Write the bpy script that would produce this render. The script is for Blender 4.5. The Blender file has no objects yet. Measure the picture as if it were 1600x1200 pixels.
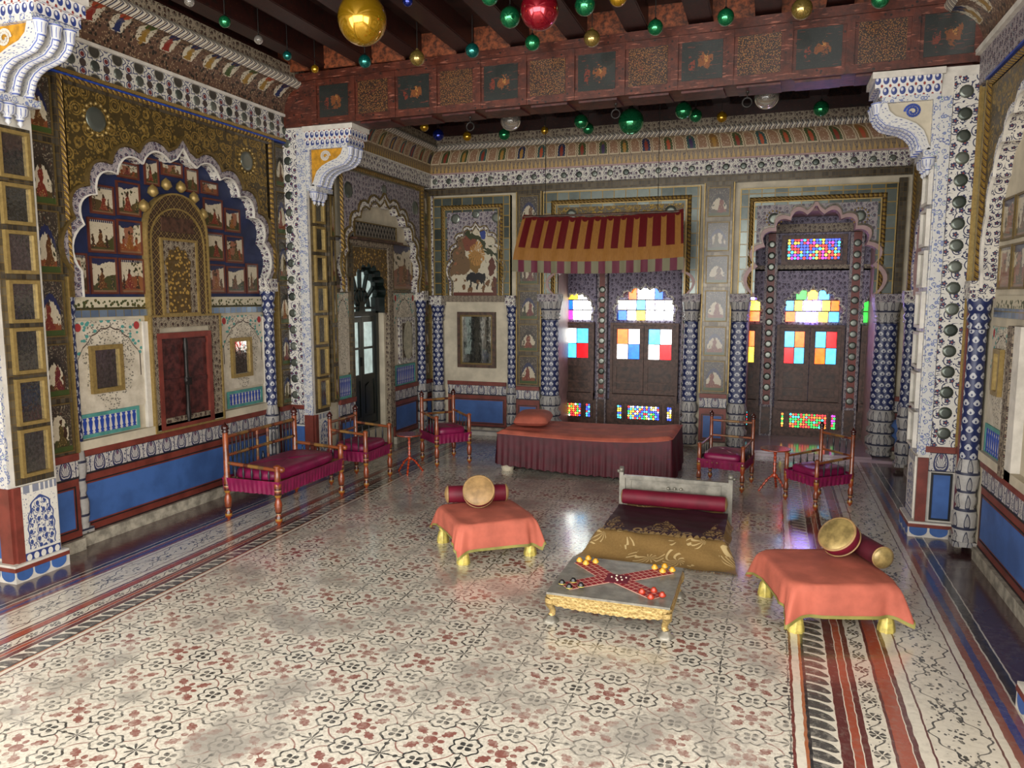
import bpy, math, random
from mathutils import Vector, Matrix
random.seed(7)
S = bpy.context.scene
COL = S.collection
PI = math.pi

# ------------------------------------------------------------------ camera
cam = bpy.data.objects.new('camera', bpy.data.cameras.new('camera'))
COL.objects.link(cam)
cam.data.sensor_width = 36.0
cam.data.lens = 36.0 * 1183.0 / 1600.0
cam.data.clip_start = 0.05
cam.location = (0, 0, 1.8)
cam.rotation_euler = (math.radians(90 - 6.654), 0, math.radians(18.78))
S.camera = cam

# ------------------------------------------------------------------ light and exposure
S.view_settings.view_transform = 'Standard'
S.view_settings.look = 'None'
S.view_settings.gamma = 1.0
S.view_settings.use_curve_mapping = False
S.view_settings.exposure = 0.0
w = bpy.data.worlds.new('sky')
S.world = w
w.use_nodes = True
w.node_tree.nodes['Background'].inputs[0].default_value = (0.80, 0.88, 1.0, 1)
w.node_tree.nodes['Background'].inputs[1].default_value = 1.0

def area(name, loc, rot, sx, sy, power, col):
    l = bpy.data.lights.new(name, 'AREA')
    l.shape = 'RECTANGLE'; l.size = sx; l.size_y = sy; l.energy = power; l.color = col
    o = bpy.data.objects.new(name, l); COL.objects.link(o)
    o.location = loc; o.rotation_euler = rot
    return o
# daylight through the open arcade behind the camera; the side lamps are fill added before closed walls
area('arcade_daylight', (-1.5, -1.9, 2.0), (math.radians(90), 0, 0), 6.0, 3.2, 430, (1.0, 0.97, 0.92))
area('side_fill', (1.25, 1.0, 2.1), (math.radians(90), 0, math.radians(90)), 3.0, 2.4, 165, (1.0, 0.97, 0.93))
area('far_side_fill', (-4.4, 0.8, 2.1), (math.radians(90), 0, math.radians(-90)), 3.0, 2.4, 130, (1.0, 0.97, 0.93))

# ------------------------------------------------------------------ node language
NT = None
def lin(h):
    h = h.lstrip('#')
    out = []
    for i in (0, 2, 4):
        c = int(h[i:i+2], 16) / 255.0
        out.append(c / 12.92 if c <= 0.04045 else ((c + 0.055) / 1.055) ** 2.4)
    return (out[0], out[1], out[2], 1.0)

def _set(inp, v):
    if isinstance(v, V): NT.links.new(v.s, inp)
    elif isinstance(v, str): inp.default_value = lin(v)
    elif isinstance(v, (tuple, list)) and len(v) == 3 and inp.type == 'RGBA': inp.default_value = (*v, 1)
    else: inp.default_value = v

class V:
    def __init__(s, sock): s.s = sock
    def __add__(a, b): return mt('ADD', a, b)
    __radd__ = __add__
    def __sub__(a, b): return mt('SUBTRACT', a, b)
    def __rsub__(a, b): return mt('SUBTRACT', b, a)
    def __mul__(a, b): return mt('MULTIPLY', a, b)
    __rmul__ = __mul__
    def __truediv__(a, b): return mt('DIVIDE', a, b)
    def __lt__(a, b): return mt('LESS_THAN', a, b)
    def __gt__(a, b): return mt('GREATER_THAN', a, b)
    def __neg__(a): return mt('MULTIPLY', a, -1.0)

def mt(op, a, b=None, c=None, clamp=False):
    n = NT.nodes.new('ShaderNodeMath'); n.operation = op; n.use_clamp = clamp
    _set(n.inputs[0], a)
    if b is not None: _set(n.inputs[1], b)
    if c is not None: _set(n.inputs[2], c)
    return V(n.outputs[0])
def mn(*a):
    r = a[0]
    for x in a[1:]: r = mt('MINIMUM', r, x)
    return r
def mx(*a):
    r = a[0]
    for x in a[1:]: r = mt('MAXIMUM', r, x)
    return r
ab = lambda a: mt('ABSOLUTE', a)
sn = lambda a: mt('SINE', a)
cs = lambda a: mt('COSINE', a)
sq = lambda a: mt('SQRT', a)
pw = lambda a, p: mt('POWER', a, p)
fr_ = lambda a: mt('FRACT', a)
cell = lambda a: fr_(a) - 0.5              # -0.5 .. 0.5 in every repeat
hyp = lambda x, y: sq(x * x + y * y)
at = lambda y, x: mt('ARCTAN2', y, x)
inv = lambda a: 1.0 - a
def smooth(x, a, b):
    n = NT.nodes.new('ShaderNodeMapRange'); n.interpolation_type = 'SMOOTHSTEP'
    _set(n.inputs[0], x); n.inputs[1].default_value = a; n.inputs[2].default_value = b
    return V(n.outputs[0])
def rng(x, a, b): return (x > a) * (x < b)
def uv():
    n = NT.nodes.new('ShaderNodeUVMap'); n.uv_map = 'uv'
    s = NT.nodes.new('ShaderNodeSeparateXYZ'); NT.links.new(n.outputs[0], s.inputs[0])
    return V(s.outputs[0]), V(s.outputs[1])
def objco():
    n = NT.nodes.new('ShaderNodeTexCoord'); s = NT.nodes.new('ShaderNodeSeparateXYZ'); NT.links.new(n.outputs['Object'], s.inputs[0])
    return V(s.outputs[0]), V(s.outputs[1]), V(s.outputs[2])
def vec(x, y, z=0.0):
    n = NT.nodes.new('ShaderNodeCombineXYZ')
    _set(n.inputs[0], x); _set(n.inputs[1], y); _set(n.inputs[2], z)
    return V(n.outputs[0])
def rnd():
    return V(NT.nodes.new('ShaderNodeObjectInfo').outputs['Random'])
def noise(v, scale, detail=2.0, rough=0.5, color=False, dist=0.0):
    n = NT.nodes.new('ShaderNodeTexNoise')
    if v is not None: _set(n.inputs['Vector'], v)
    n.inputs['Scale'].default_value = scale; n.inputs['Detail'].default_value = detail
    n.inputs['Roughness'].default_value = rough; n.inputs['Distortion'].default_value = dist
    return V(n.outputs[1 if color else 0])
def voro(v, scale, feature='F1', out='Distance', rand=1.0):
    n = NT.nodes.new('ShaderNodeTexVoronoi'); n.feature = feature
    if v is not None: _set(n.inputs['Vector'], v)
    n.inputs['Scale'].default_value = scale; n.inputs['Randomness'].default_value = rand
    return V(n.outputs[out])
def wnoise(v):
    n = NT.nodes.new('ShaderNodeTexWhiteNoise'); n.noise_dimensions = '2D'; _set(n.inputs['Vector'], v)
    return V(n.outputs['Value'])
def ramp(f, stops, const=True):
    n = NT.nodes.new('ShaderNodeValToRGB'); r = n.color_ramp
    r.interpolation = 'CONSTANT' if const else 'LINEAR'
    _set(n.inputs[0], f)
    while len(r.elements) > 1: r.elements.remove(r.elements[-1])
    for i, (p, c) in enumerate(stops):
        e = r.elements[0] if i == 0 else r.elements.new(min(1.0, max(0.0, p)))
        e.position = min(1.0, max(0.0, p)); e.color = lin(c)
    return V(n.outputs[0])
def mix(f, a, b, blend='MIX'):
    n = NT.nodes.new('ShaderNodeMix'); n.data_type = 'RGBA'; n.blend_type = blend
    _set(n.inputs[0], f); _set(n.inputs[6], a); _set(n.inputs[7], b)
    return V(n.outputs[2])
def over(base, *layers):
    for m, c in layers: base = mix(m, base, c)
    return base

def mat(name, fn):
    """fn() returns dict: col, rough, metal, bump (height value), bstr, emit, estr, spec, coat"""
    global NT
    m = bpy.data.materials.new(name); m.use_nodes = True
    NT = m.node_tree
    b = NT.nodes['Principled BSDF']
    d = fn()
    _set(b.inputs['Base Color'], d.get('col', '#888888'))
    _set(b.inputs['Roughness'], d.get('rough', 0.6))
    _set(b.inputs['Metallic'], d.get('metal', 0.0))
    if 'spec' in d: _set(b.inputs['Specular IOR Level'], d['spec'])
    if 'coat' in d: _set(b.inputs['Coat Weight'], d['coat']); b.inputs['Coat Roughness'].default_value = d.get('crough', 0.1)
    if 'sheen' in d: b.inputs['Sheen Weight'].default_value = d['sheen']; b.inputs['Sheen Roughness'].default_value = 0.4
    if 'trans' in d: _set(b.inputs['Transmission Weight'], d['trans'])
    if 'ior' in d: b.inputs['IOR'].default_value = d['ior']
    if 'emit' in d:
        _set(b.inputs['Emission Color'], d['emit']); _set(b.inputs['Emission Strength'], d.get('estr', 1.0))
    if 'bump' in d:
        n = NT.nodes.new('ShaderNodeBump'); n.inputs['Strength'].default_value = d.get('bstr', 0.5)
        n.inputs['Distance'].default_value = d.get('bdist', 0.01)
        _set(n.inputs['Height'], d['bump']); NT.links.new(n.outputs[0], b.inputs['Normal'])
    return m

def plain(name, c, rough=0.6, metal=0.0, var=0.12, scale=9.0, **k):
    def fn():
        x, y, z = objco()
        n = noise(vec(x, y, z), scale, 4.0, 0.6)
        dk = [v * (1 - 2.2 * var) for v in lin(c)[:3]]; lt = [min(1, v * (1 + 1.6 * var)) for v in lin(c)[:3]]
        d = dict(col=mix(smooth(n, 0.3, 0.7), tuple(dk), tuple(lt)), rough=rough, metal=metal); d.update(k); return d
    return mat(name, fn)
M = {}

# --------- floor
def f_floor():
    X, Y = uv()
    wv = noise(vec(X, Y), 3.0, 2.0)
    X2 = X + (noise(vec(X, Y), 14.0, 1.0) - 0.5) * 0.012
    Y2 = Y + (noise(vec(X, Y, 5.0), 14.0, 1.0) - 0.5) * 0.012
    x = cell((X2 + 0.012) / 0.3095 + 0.5); y = cell((Y2 - 2.935) / 0.294 + 0.5)
    fx = ab(x); fy = ab(y)
    r = hyp(x, y); th = at(y, x)
    # red flower: disc, four buds, four toothed leaves on the diagonals
    disc = r < 0.092
    bud = hyp((mx(fx, fy) - 0.150) * 0.8, mn(fx, fy)) < 0.040
    dg = (fx + fy) * 0.7071; dp = ab(fx - fy) * 0.7071
    tooth = ab(cell(dg * 17.0)) * 0.05
    leafw = (0.075 - ab(dg - 0.265) * 0.52) + tooth - 0.012
    leaf = (dp < leafw) * rng(dg, 0.165, 0.385)
    stem = (dp < 0.006) * rng(dg, 0.08, 0.17)
    red = mx(disc, bud, leaf, stem)
    # quatrefoils on the middle of every side
    a = mx(fx, fy) - 0.5; b = mn(fx, fy)
    rq = hyp(a, b); tq = at(b, a)
    edge = 0.165 + 0.045 * ab(sn(tq * 2.0)) - 0.012 * cs(tq * 8.0)
    qout = ab(rq - edge) < 0.0165
    qpet = (rq < 0.045 + 0.07 * ab(sn(tq * 2.0))) * (ab(sn(tq * 2.0)) > 0.45) * (rq > 0.022)
    qin = rq < edge
    # star on the corners
    sx = fx - 0.5; sy = fy - 0.5
    rs = hyp(sx, sy); ts = at(sy, sx)
    star = (rs < 0.145) * (ab(cs(ts * 4.0)) > 0.42 + rs * 3.4) * (rs > 0.028)
    lines = (mn(ab(sx), ab(sy)) < 0.009) * inv(qin)
    lb = (hyp(mn(ab(sx), ab(sy)), mx(ab(sx), ab(sy)) - 0.225) < 0.036) * inv(qin)
    arc = (ab(r - 0.452 + 0.02 * cs(th * 4.0)) < 0.011) * inv(qin) * (rs > 0.13)
    black = mx(qout, qpet, star, lines, lb)
    n1 = noise(vec(X, Y, 2.0), 28.0, 5.0, 0.7); n2 = noise(vec(X, Y, 9.0), 2.2, 4.0, 0.6)
    fade = 0.25 + 0.75 * smooth(n1 * 0.8 + n2 * 0.9, 1.06, 0.72)
    white = mix(smooth(noise(vec(X, Y, 1.0), 60.0, 4.0, 0.75), 0.35, 0.72), '#e0dacb', '#b3ab9d')
    white = mix(smooth(n2, 0.50, 0.68) * 0.8, white, '#8f8a82')
    rc = mix(n1, '#6b332e', '#8f4a40')
    field = over(white, (arc * fade * 0.85, rc), (red * fade * 0.92, rc), (black * fade * 0.95, '#1f2327'))
    # borders, mirrored on the left side
    d = mx(X2 - 0.150, (-3.405 - X2) * 1.25)
    d = d + (wv - 0.5) * 0.006
    W, MR, OR, BK = '#d9d2c2', '#5c2b2b', '#9b4a35', '#25272a'
    st = [(0, '#6b332e'), (.012, W), (.045, '#a2603c'), (.056, BK), (.07, W), (.178, MR), (.19, W), (.193, MR), (.222, W), (.226, OR),
          (.262, W), (.266, MR), (.280, W), (.283, MR), (.292, W), (.374, MR), (.388, W), (.391, OR), (.45, W), (.454, MR), (.474, W), (.52, MR), (.53, W),
          (.778, MR), (.79, W), (.823, '#85493e'), (.858, '#2c3a78'), (.893, '#85493e'), (.93, W), (.94, BK), (.985, W), (.993, '#46252a')]
    bands = ramp(d / 1.1, [(p / 1.1, c) for p, c in st])
    t = (d - 0.072) / 0.104
    lf = cell((Y2 + 0.035 * t * t) / 0.079 )
    feather = (ab(lf) < 0.40 * inv(pw(mt('ABSOLUTE', t), 7.0))) * rng(t, 0.0, 1.0)
    fvein = sn(lf * 40.0) > 0.72
    # small flowers
    bx = (d - 0.333); by = cell(Y2 / 0.145) * 0.145
    rb = hyp(bx, by); tb = at(by, bx)
    sm = (rb < 0.032) * (ab(sn(tb * 3.0)) > 0.45) * (rb > 0.006)
    swig = (ab(bx - 0.022 * sn(Y2 * 43.3)) < 0.004) * (rb > 0.036)
    swl = (voro(vec(bx, Y2), 42.0) < 0.26) * (ab(bx) < 0.036) * (rb > 0.036)
    # large flowers
    cx = (d - 0.654); cy = cell(Y2 / 0.42) * 0.42
    rcx = hyp(cx * 1.15, cy * 0.85); tc = at(cy, cx)
    vor = voro(vec(cx * 1.4, Y2), 36.0)
    big = (rcx < 0.085 + 0.02 * cs(tc * 10.0)) * (vor < 0.40)
    cy2 = cell(Y2 / 0.42 + 0.5) * 0.42
    r2 = hyp(cx, cy2); med = (r2 < 0.05 + 0.012 * cs(at(cy2, cx) * 8.0)) * (voro(vec(cx, Y2, 3.0), 50.0) < 0.42)
    og = ab(ab(cx) - 0.062 - 0.045 * cs(Y2 * 14.96) - 0.010 * cs(Y2 * 74.8)) < 0.0045
    tend = (voro(vec(cx * 1.2, Y2, 7.0), 22.0) < 0.16) * (ab(cx) < 0.118)
    ink = mx(feather * rng(d, .07, .178), mx(sm, swig, swl) * rng(d, .296, .372), mx(big, med, og, tend) * rng(d, .532, .776))
    bfade = smooth(n1 + n2 * 0.25, 0.80, 0.58)
    bands = mix(bfade * 0.6 + 0.4, mix(0.5, bands, '#8d857b'), bands)
    bands = over(bands, (ink * (0.55 + 0.4 * bfade), '#26282b'), (feather * fvein * rng(d, .07, .178) * 0.3, '#8a8a86'))
    col = mix(d > 0.0, field, bands)
    scr = smooth(noise(vec(X * 0.4, Y, 4.0), 22.0, 5.0, 0.7), 0.60, 0.72)
    col = mix(scr * 0.22, col, '#b9b1a4')
    hgt = noise(vec(X * 0.35, Y * 1.6, 3.0), 26.0, 2.0) + 0.35 * noise(vec(X, Y, 8.0), 8.0, 2.0)
    return dict(col=col, rough=smooth(n2, 0.2, 0.9) * 0.16 + 0.20, bump=hgt, bstr=0.35, bdist=0.004, spec=0.6, coat=0.85, crough=0.13)
M['floor'] = mat('painted_polished_floor', f_floor)

# --------- arabesques: tendrils, a flower in every cell, small leaves
def floral(X, Y, sc, pet=5.0, rand=0.6):
    P = vec(X, Y)
    n = NT.nodes.new('ShaderNodeTexVoronoi'); n.inputs['Scale'].default_value = sc; n.inputs['Randomness'].default_value = rand; _set(n.inputs['Vector'], P)
    s = NT.nodes.new('ShaderNodeSeparateXYZ'); NT.links.new(n.outputs['Position'], s.inputs[0])
    lx = (X - V(s.outputs[0])) * sc; ly = (Y - V(s.outputs[1])) * sc
    r = hyp(lx, ly); th = at(ly, lx)
    flower = (r < 0.17 + 0.11 * ab(cs(th * (pet / 2)))) * (r > 0.08)
    curl = ab(fr_(th * 0.159 + r * 2.1) - 0.5) < 0.10
    curl = curl * rng(r, 0.30, 0.60)
    leaf = voro(P, sc * 3.1, rand=0.8) < 0.27
    return r, flower, curl, leaf * (r > 0.30)
def scroll(name, bg, ink, acc, sc=16.0, wear=0.25, line=0.09, acc2=None, metal=0.0, rough=0.55, bump=0.0, curl=True):
    def fn():
        X, Y = uv(); P = vec(X, Y)
        r, fl, cu, lf = floral(X, Y, sc)
        base = over(bg, (mx(lf, cu), ink), (fl, ink), (r < 0.08, acc))
        if acc2: base = mix(lf * (noise(P, sc * 0.35, 1.0) > 0.52), base, acc2)
        g = smooth(noise(P, 30.0, 4.0, 0.7), 0.45, 0.8)
        base = mix(g * wear, base, '#8b8373')
        return dict(col=base, rough=rough, metal=metal)
    M[name] = mat(name, fn)
scroll('white_scroll', '#ccc7bc', '#26294a', '#7d3f3a', 17.0, 0.3)
scroll('lilac_scroll', '#9a9192', '#2f2d48', '#7f5a55', 17.0, 0.3, acc2='#4d7c7e')
scroll('blue_scroll', '#e2dfd6', '#2f3f80', '#2b3a78', 15.0, 0.15)
scroll('dark_scroll', '#8a7d6a', '#2c221d', '#5b2c24', 18.0, 0.4)
scroll('window_scroll', '#847b90', '#231f40', '#5a2d36', 16.0, 0.2)
scroll('tile_scroll', '#d3cfc6', '#2b3154', '#8c3c30', 13.0, 0.2)

def f_gold_relief():
    X, Y = uv(); P = vec(X, Y)
    f = voro(P, 9.5, rand=0.5); c2 = voro(P, 36.0); c3 = voro(P, 21.0, rand=0.8)
    ring = mx(ab(f - 0.42) < 0.05, ab(f - 0.27) < 0.035, f < 0.10)
    pet = (ab(c3 - 0.30) < 0.07) * (f > 0.1)
    h = mx(ring, pet * 0.85, (c2 < 0.33) * 0.7)
    n = noise(P, 26.0, 4.0, 0.75)
    g = mix(smooth(n, 0.3, 0.7), '#6f5726', '#c2a256')
    return dict(col=mix(h, mix(n, '#2b2518', '#5a4a28'), g), rough=0.38, metal=h * 0.45 + 0.15, bump=h * (0.7 + n), bstr=1.0, bdist=0.014)
M['gold_relief'] = mat('gilded_floral_relief', f_gold_relief)

def f_gold(name, a='#66522c', b='#bfa465'):
    def fn():
        x, y, z = objco(); n = noise(vec(x, y, z), 40.0, 4.0, 0.7)
        return dict(col=mix(n, a, b), rough=0.42, metal=0.45, bump=n, bstr=0.25, bdist=0.004)
    return mat(name, fn)
M['gold'] = f_gold('worn_gilding')
M['dark_gold'] = f_gold('dull_gilding', '#463820', '#8a7444')

def f_rope():
    X, Y = uv()
    s = sn((X + Y) * 130.0); n = noise(vec(X, Y), 30.0, 3.0)
    return dict(col=over(mix(n, '#6f5526', '#bd9a50'), (s > 0.86, '#2b2138')), rough=0.4, metal=0.4, bump=s, bstr=0.6, bdist=0.01)
M['rope'] = mat('gilded_rope_moulding', f_rope)

def f_mosaic(name, a, b, gap, sx, sy, metal=0.5, rough=0.25):
    def fn():
        X, Y = uv()
        ix = mt('FLOOR', X / sx); iy = mt('FLOOR', Y / sy)
        r = wnoise(vec(ix, iy)); n = noise(vec(X, Y), 18.0, 3.0)
        cx = ab(cell(X / sx)); cy = ab(cell(Y / sy))
        g = mx(cx > 0.46, cy > 0.46)
        return dict(col=mix(g, mix(r * 0.6 + n * 0.4, a, b), gap), rough=rough, metal=metal * inv(g), bump=r * inv(g), bstr=0.3, bdist=0.006)
    return mat(name, fn)
M['mosaic'] = f_mosaic('mirror_mosaic', '#2b3330', '#77807a', '#8f7433', 0.14, 0.14, 0.45)
M['mosaic_small'] = f_mosaic('small_mirror_mosaic', '#2c2620', '#6b6354', '#5d4a28', 0.034, 0.05, 0.35)
M['mosaic_blue'] = f_mosaic('blue_mirror_mosaic', '#4f5f78', '#7d8ea0', '#6d6236', 0.075, 0.10, 0.3)

def f_band():      # geometric band between wall and cove
    X, Y = uv()
    x = cell(X / 0.20); y = cell(Y / 0.20)
    fx = ab(x); fy = ab(y)
    r = hyp(x, y); th = at(y, x)
    oct_ = mx(fx, fy, (fx + fy) * 0.72)
    st = ab(r - 0.33 - 0.05 * cs(th * 8.0)) < 0.022
    cr = hyp(fx - 0.5, fy - 0.5)
    dots = (hyp(fx - 0.5, fy - 0.22) < 0.085)
    dring = ab(hyp(fx - 0.5, fy - 0.22) - 0.125) < 0.02
    leaf = (voro(vec(X, Y), 45.0) < 0.30) * (r > 0.4)
    n = noise(vec(X, Y), 40.0, 4.0, 0.7)
    c = over(mix(n, '#b9b6aa', '#d9d6cc'), (leaf, '#55566a'), (r < 0.22, '#3d3a34'), (ab(r - 0.24) < 0.02, '#8f8c80'), (st, '#25305e'), (dring, '#2b3362'), (dots, '#6e3033'), (cr < 0.14, '#453a36'))
    return dict(col=mix(smooth(n, 0.5, 0.85) * 0.4, c, '#7a7060'), rough=0.5)
M['band'] = mat('geometric_frieze', f_band)

def f_lotus():
    X, Y = uv()     # Y 0..1 over the strip height, X in metres
    x = cell(X / 0.165); k = ab(x)
    rr_ = hyp(x * 2.2, (Y - 0.60) * 1.15 + k * 0.7)
    a1 = ab(rr_ - 0.60) < 0.075; a2 = ab(rr_ - 0.42) < 0.035
    fan = (ab(sn(at(Y - 0.16, x * 1.9) * 9.0)) < 0.36) * (rr_ < 0.50) * (Y > 0.22)
    bud = hyp(x * 2.4, Y - 0.80) < 0.13
    x2 = ab(cell(X / 0.165 + 0.5)); lf = voro(vec(X, Y * 0.12), 70.0) < 0.34
    sp = (x2 < 0.17) * lf; stem = (x2 < 0.018)
    n = noise(vec(X, Y * 0.12), 40.0, 3.0, 0.7)
    c = over(mix(n, '#a19d98', '#cfcbc4'), (mx(a1, a2, fan, sp, stem), '#2d3358'), (bud, '#6b4a5c'), (mx(Y < 0.05, Y > 0.95), '#1d1f28'))
    return dict(col=c, rough=0.45)
M['lotus'] = mat('lotus_frieze', f_lotus)

def f_scale():     # engaged columns: white lotus buds on dark blue
    X, Y = uv()
    row = mt('FLOOR', Y / 0.062)
    off = mt('MODULO', row, 2.0) * 0.5
    x = cell(X / 0.075 + off) ; y = cell(Y / 0.062)
    k = ab(x)
    b = (hyp(x * 1.25, (y + 0.08) * 1.2) < 0.42) * (y < 0.40 - k * 1.5)
    slit = (hyp(x * 3.4, (y + 0.20) * 2.0) < 0.30)
    n = noise(vec(X, Y), 30.0, 3.0)
    return dict(col=over(mix(n, '#171f44', '#263263'), (b * inv(slit), '#b5b6ba')), rough=0.38, bump=b, bstr=0.4, bdist=0.006)
M['scale'] = mat('blue_lotus_bud_pattern', f_scale)

def f_carved():
    X, Y = uv()
    x = cell(X / 0.085); y = fr_(Y / 0.13)
    k = ab(x)
    petal = ab(hyp(x * 2.0, (y - 0.45) * 1.2 + k) - 0.42) < 0.07
    vein = (ab(sn((y - k * 1.4) * 34.0)) < 0.35) * (hyp(x * 2.0, (y - 0.5)) < 0.36)
    hz = ab(cell(Y / 0.13)) > 0.43
    n = noise(vec(X, Y), 35.0, 3.0, 0.7)
    h = mx(petal, vein, hz)
    return dict(col=mix(h, mix(n, '#8e8b88', '#b8b5b0'), '#2c2f44'), rough=0.5, bump=inv(h), bstr=0.5, bdist=0.01)
M['carved'] = mat('carved_leaf_base', f_carved)

def f_chev():
    X, Y = uv()      # X along metres, Y 0..1 across
    s = fr_(X / 0.058 + ab(Y - 0.5) * 1.5 + (noise(vec(X, Y), 6.0) - 0.5) * 0.1)
    c = ramp(s, [(0, '#c9c2b2'), (.34, '#4a3026'), (.52, '#bdb5a4'), (.68, '#1c2140'), (.88, '#a89f8e')])
    return dict(col=c, rough=0.5, bump=s, bstr=0.4, bdist=0.01)
M['chevron'] = mat('rope_chevron_cornice', f_chev)

def f_cove():      # arched niches with seated figures, X metres, Y 0..1
    X, Y = uv()
    P = 0.130
    i = mt('FLOOR', X / P); x = cell(X / P); k = ab(x)
    r = wnoise(vec(i, 3.0)); alt = mt('MODULO', i, 2.0)
    inside = (k < 0.36) * (Y < 0.93 - k * k * 1.6) * (Y > 0.34)
    edge = (k < 0.45) * (Y < 1.0 - k * k * 1.3) * (Y > 0.30) * inv(inside)
    body = hyp(x * 1.5, (Y - 0.52) * 1.1) < 0.24
    head = hyp(x * 1.5, (Y - 0.76)) < 0.085
    flr = voro(vec(X, Y * 0.2), 65.0) < 0.3
    bgc = ramp(r, [(0, '#1d2a48'), (.35, '#3e4a2a'), (.6, '#7a5a30'), (.8, '#2c4c4a')])
    bd = ramp(fr_(r * 7.3), [(0, '#7c3020'), (.3, '#9a7434'), (.6, '#3b2a50'), (.8, '#a04a2c')])
    fig = over(bgc, (body, bd), (head, '#7a5238'))
    orn = mix(flr, '#8a6a52', '#b5a08a')
    z = over('#7d6a50', (flr * (Y < 0.34), '#4a3a34'), ((Y < 0.26) * (ab(cell(X / 0.052)) < (0.26 - Y) * 1.6), '#a98a50'), (edge, '#b9a98c'), (inside, mix(alt > 0.5, orn, fig)))
    n = noise(vec(X, Y), 25.0, 4.0, 0.7)
    return dict(col=mix(smooth(n, 0.5, 0.8) * 0.5, z, '#5a4c3c'), rough=0.5)
M['cove'] = mat('cove_of_painted_niches', f_cove)

def f_cove2():     # older mosaic cove over the long left wall
    X, Y = uv()
    P = 0.235
    i = mt('FLOOR', X / P); x = cell(X / P); k = ab(x); r = wnoise(vec(i, 8.0))
    wq = (noise(vec(X, Y), 12.0, 3.0) - 0.5) * 0.35
    x = x + wq * 0.5; k = ab(x)
    body = hyp(x * 1.8, (Y - 0.60 + wq)) < 0.22
    skirt = (ab(x) < (0.72 - Y) * 0.55) * rng(Y, 0.42, 0.72)
    bg = (hyp(x * 1.15, (Y - 0.68)) < 0.36) * (Y > 0.4)
    top = (hyp(x * 1.15, Y - 0.95) < 0.22)
    v = voro(vec(X, Y * 0.30), 30.0); ve = voro(vec(X, Y * 0.30), 60.0)
    base = over('#5e4638', (ve < 0.3, '#9a8468'), (v < 0.34, '#2b2823'))
    bd = ramp(r, [(0, '#7c2a20'), (.3, '#8a6a2a'), (.55, '#1f2b52'), (.75, '#3c4a22')])
    tc = ramp(fr_(r * 5.7), [(0, '#a2452a'), (.4, '#20264a'), (.7, '#3d4c20')])
    c = over(base, (bg, '#bdb49f'), (bg * (voro(vec(X, Y * .3, 2.0), 50.0) < 0.3), '#4a3c2c'), (top * bg, tc), (mx(body * 0.9, skirt), bd), (hyp(x * 1.8, Y - 0.86) < 0.07, '#5a3a28'))
    n = noise(vec(X, Y), 20.0, 4.0, 0.7)
    return dict(col=mix(smooth(n, 0.5, 0.85) * 0.4, c, '#4a3c30'), rough=0.35, bump=v, bstr=0.4, bdist=0.008)
M['cove_old'] = mat('mosaic_cove', f_cove2)

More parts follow.
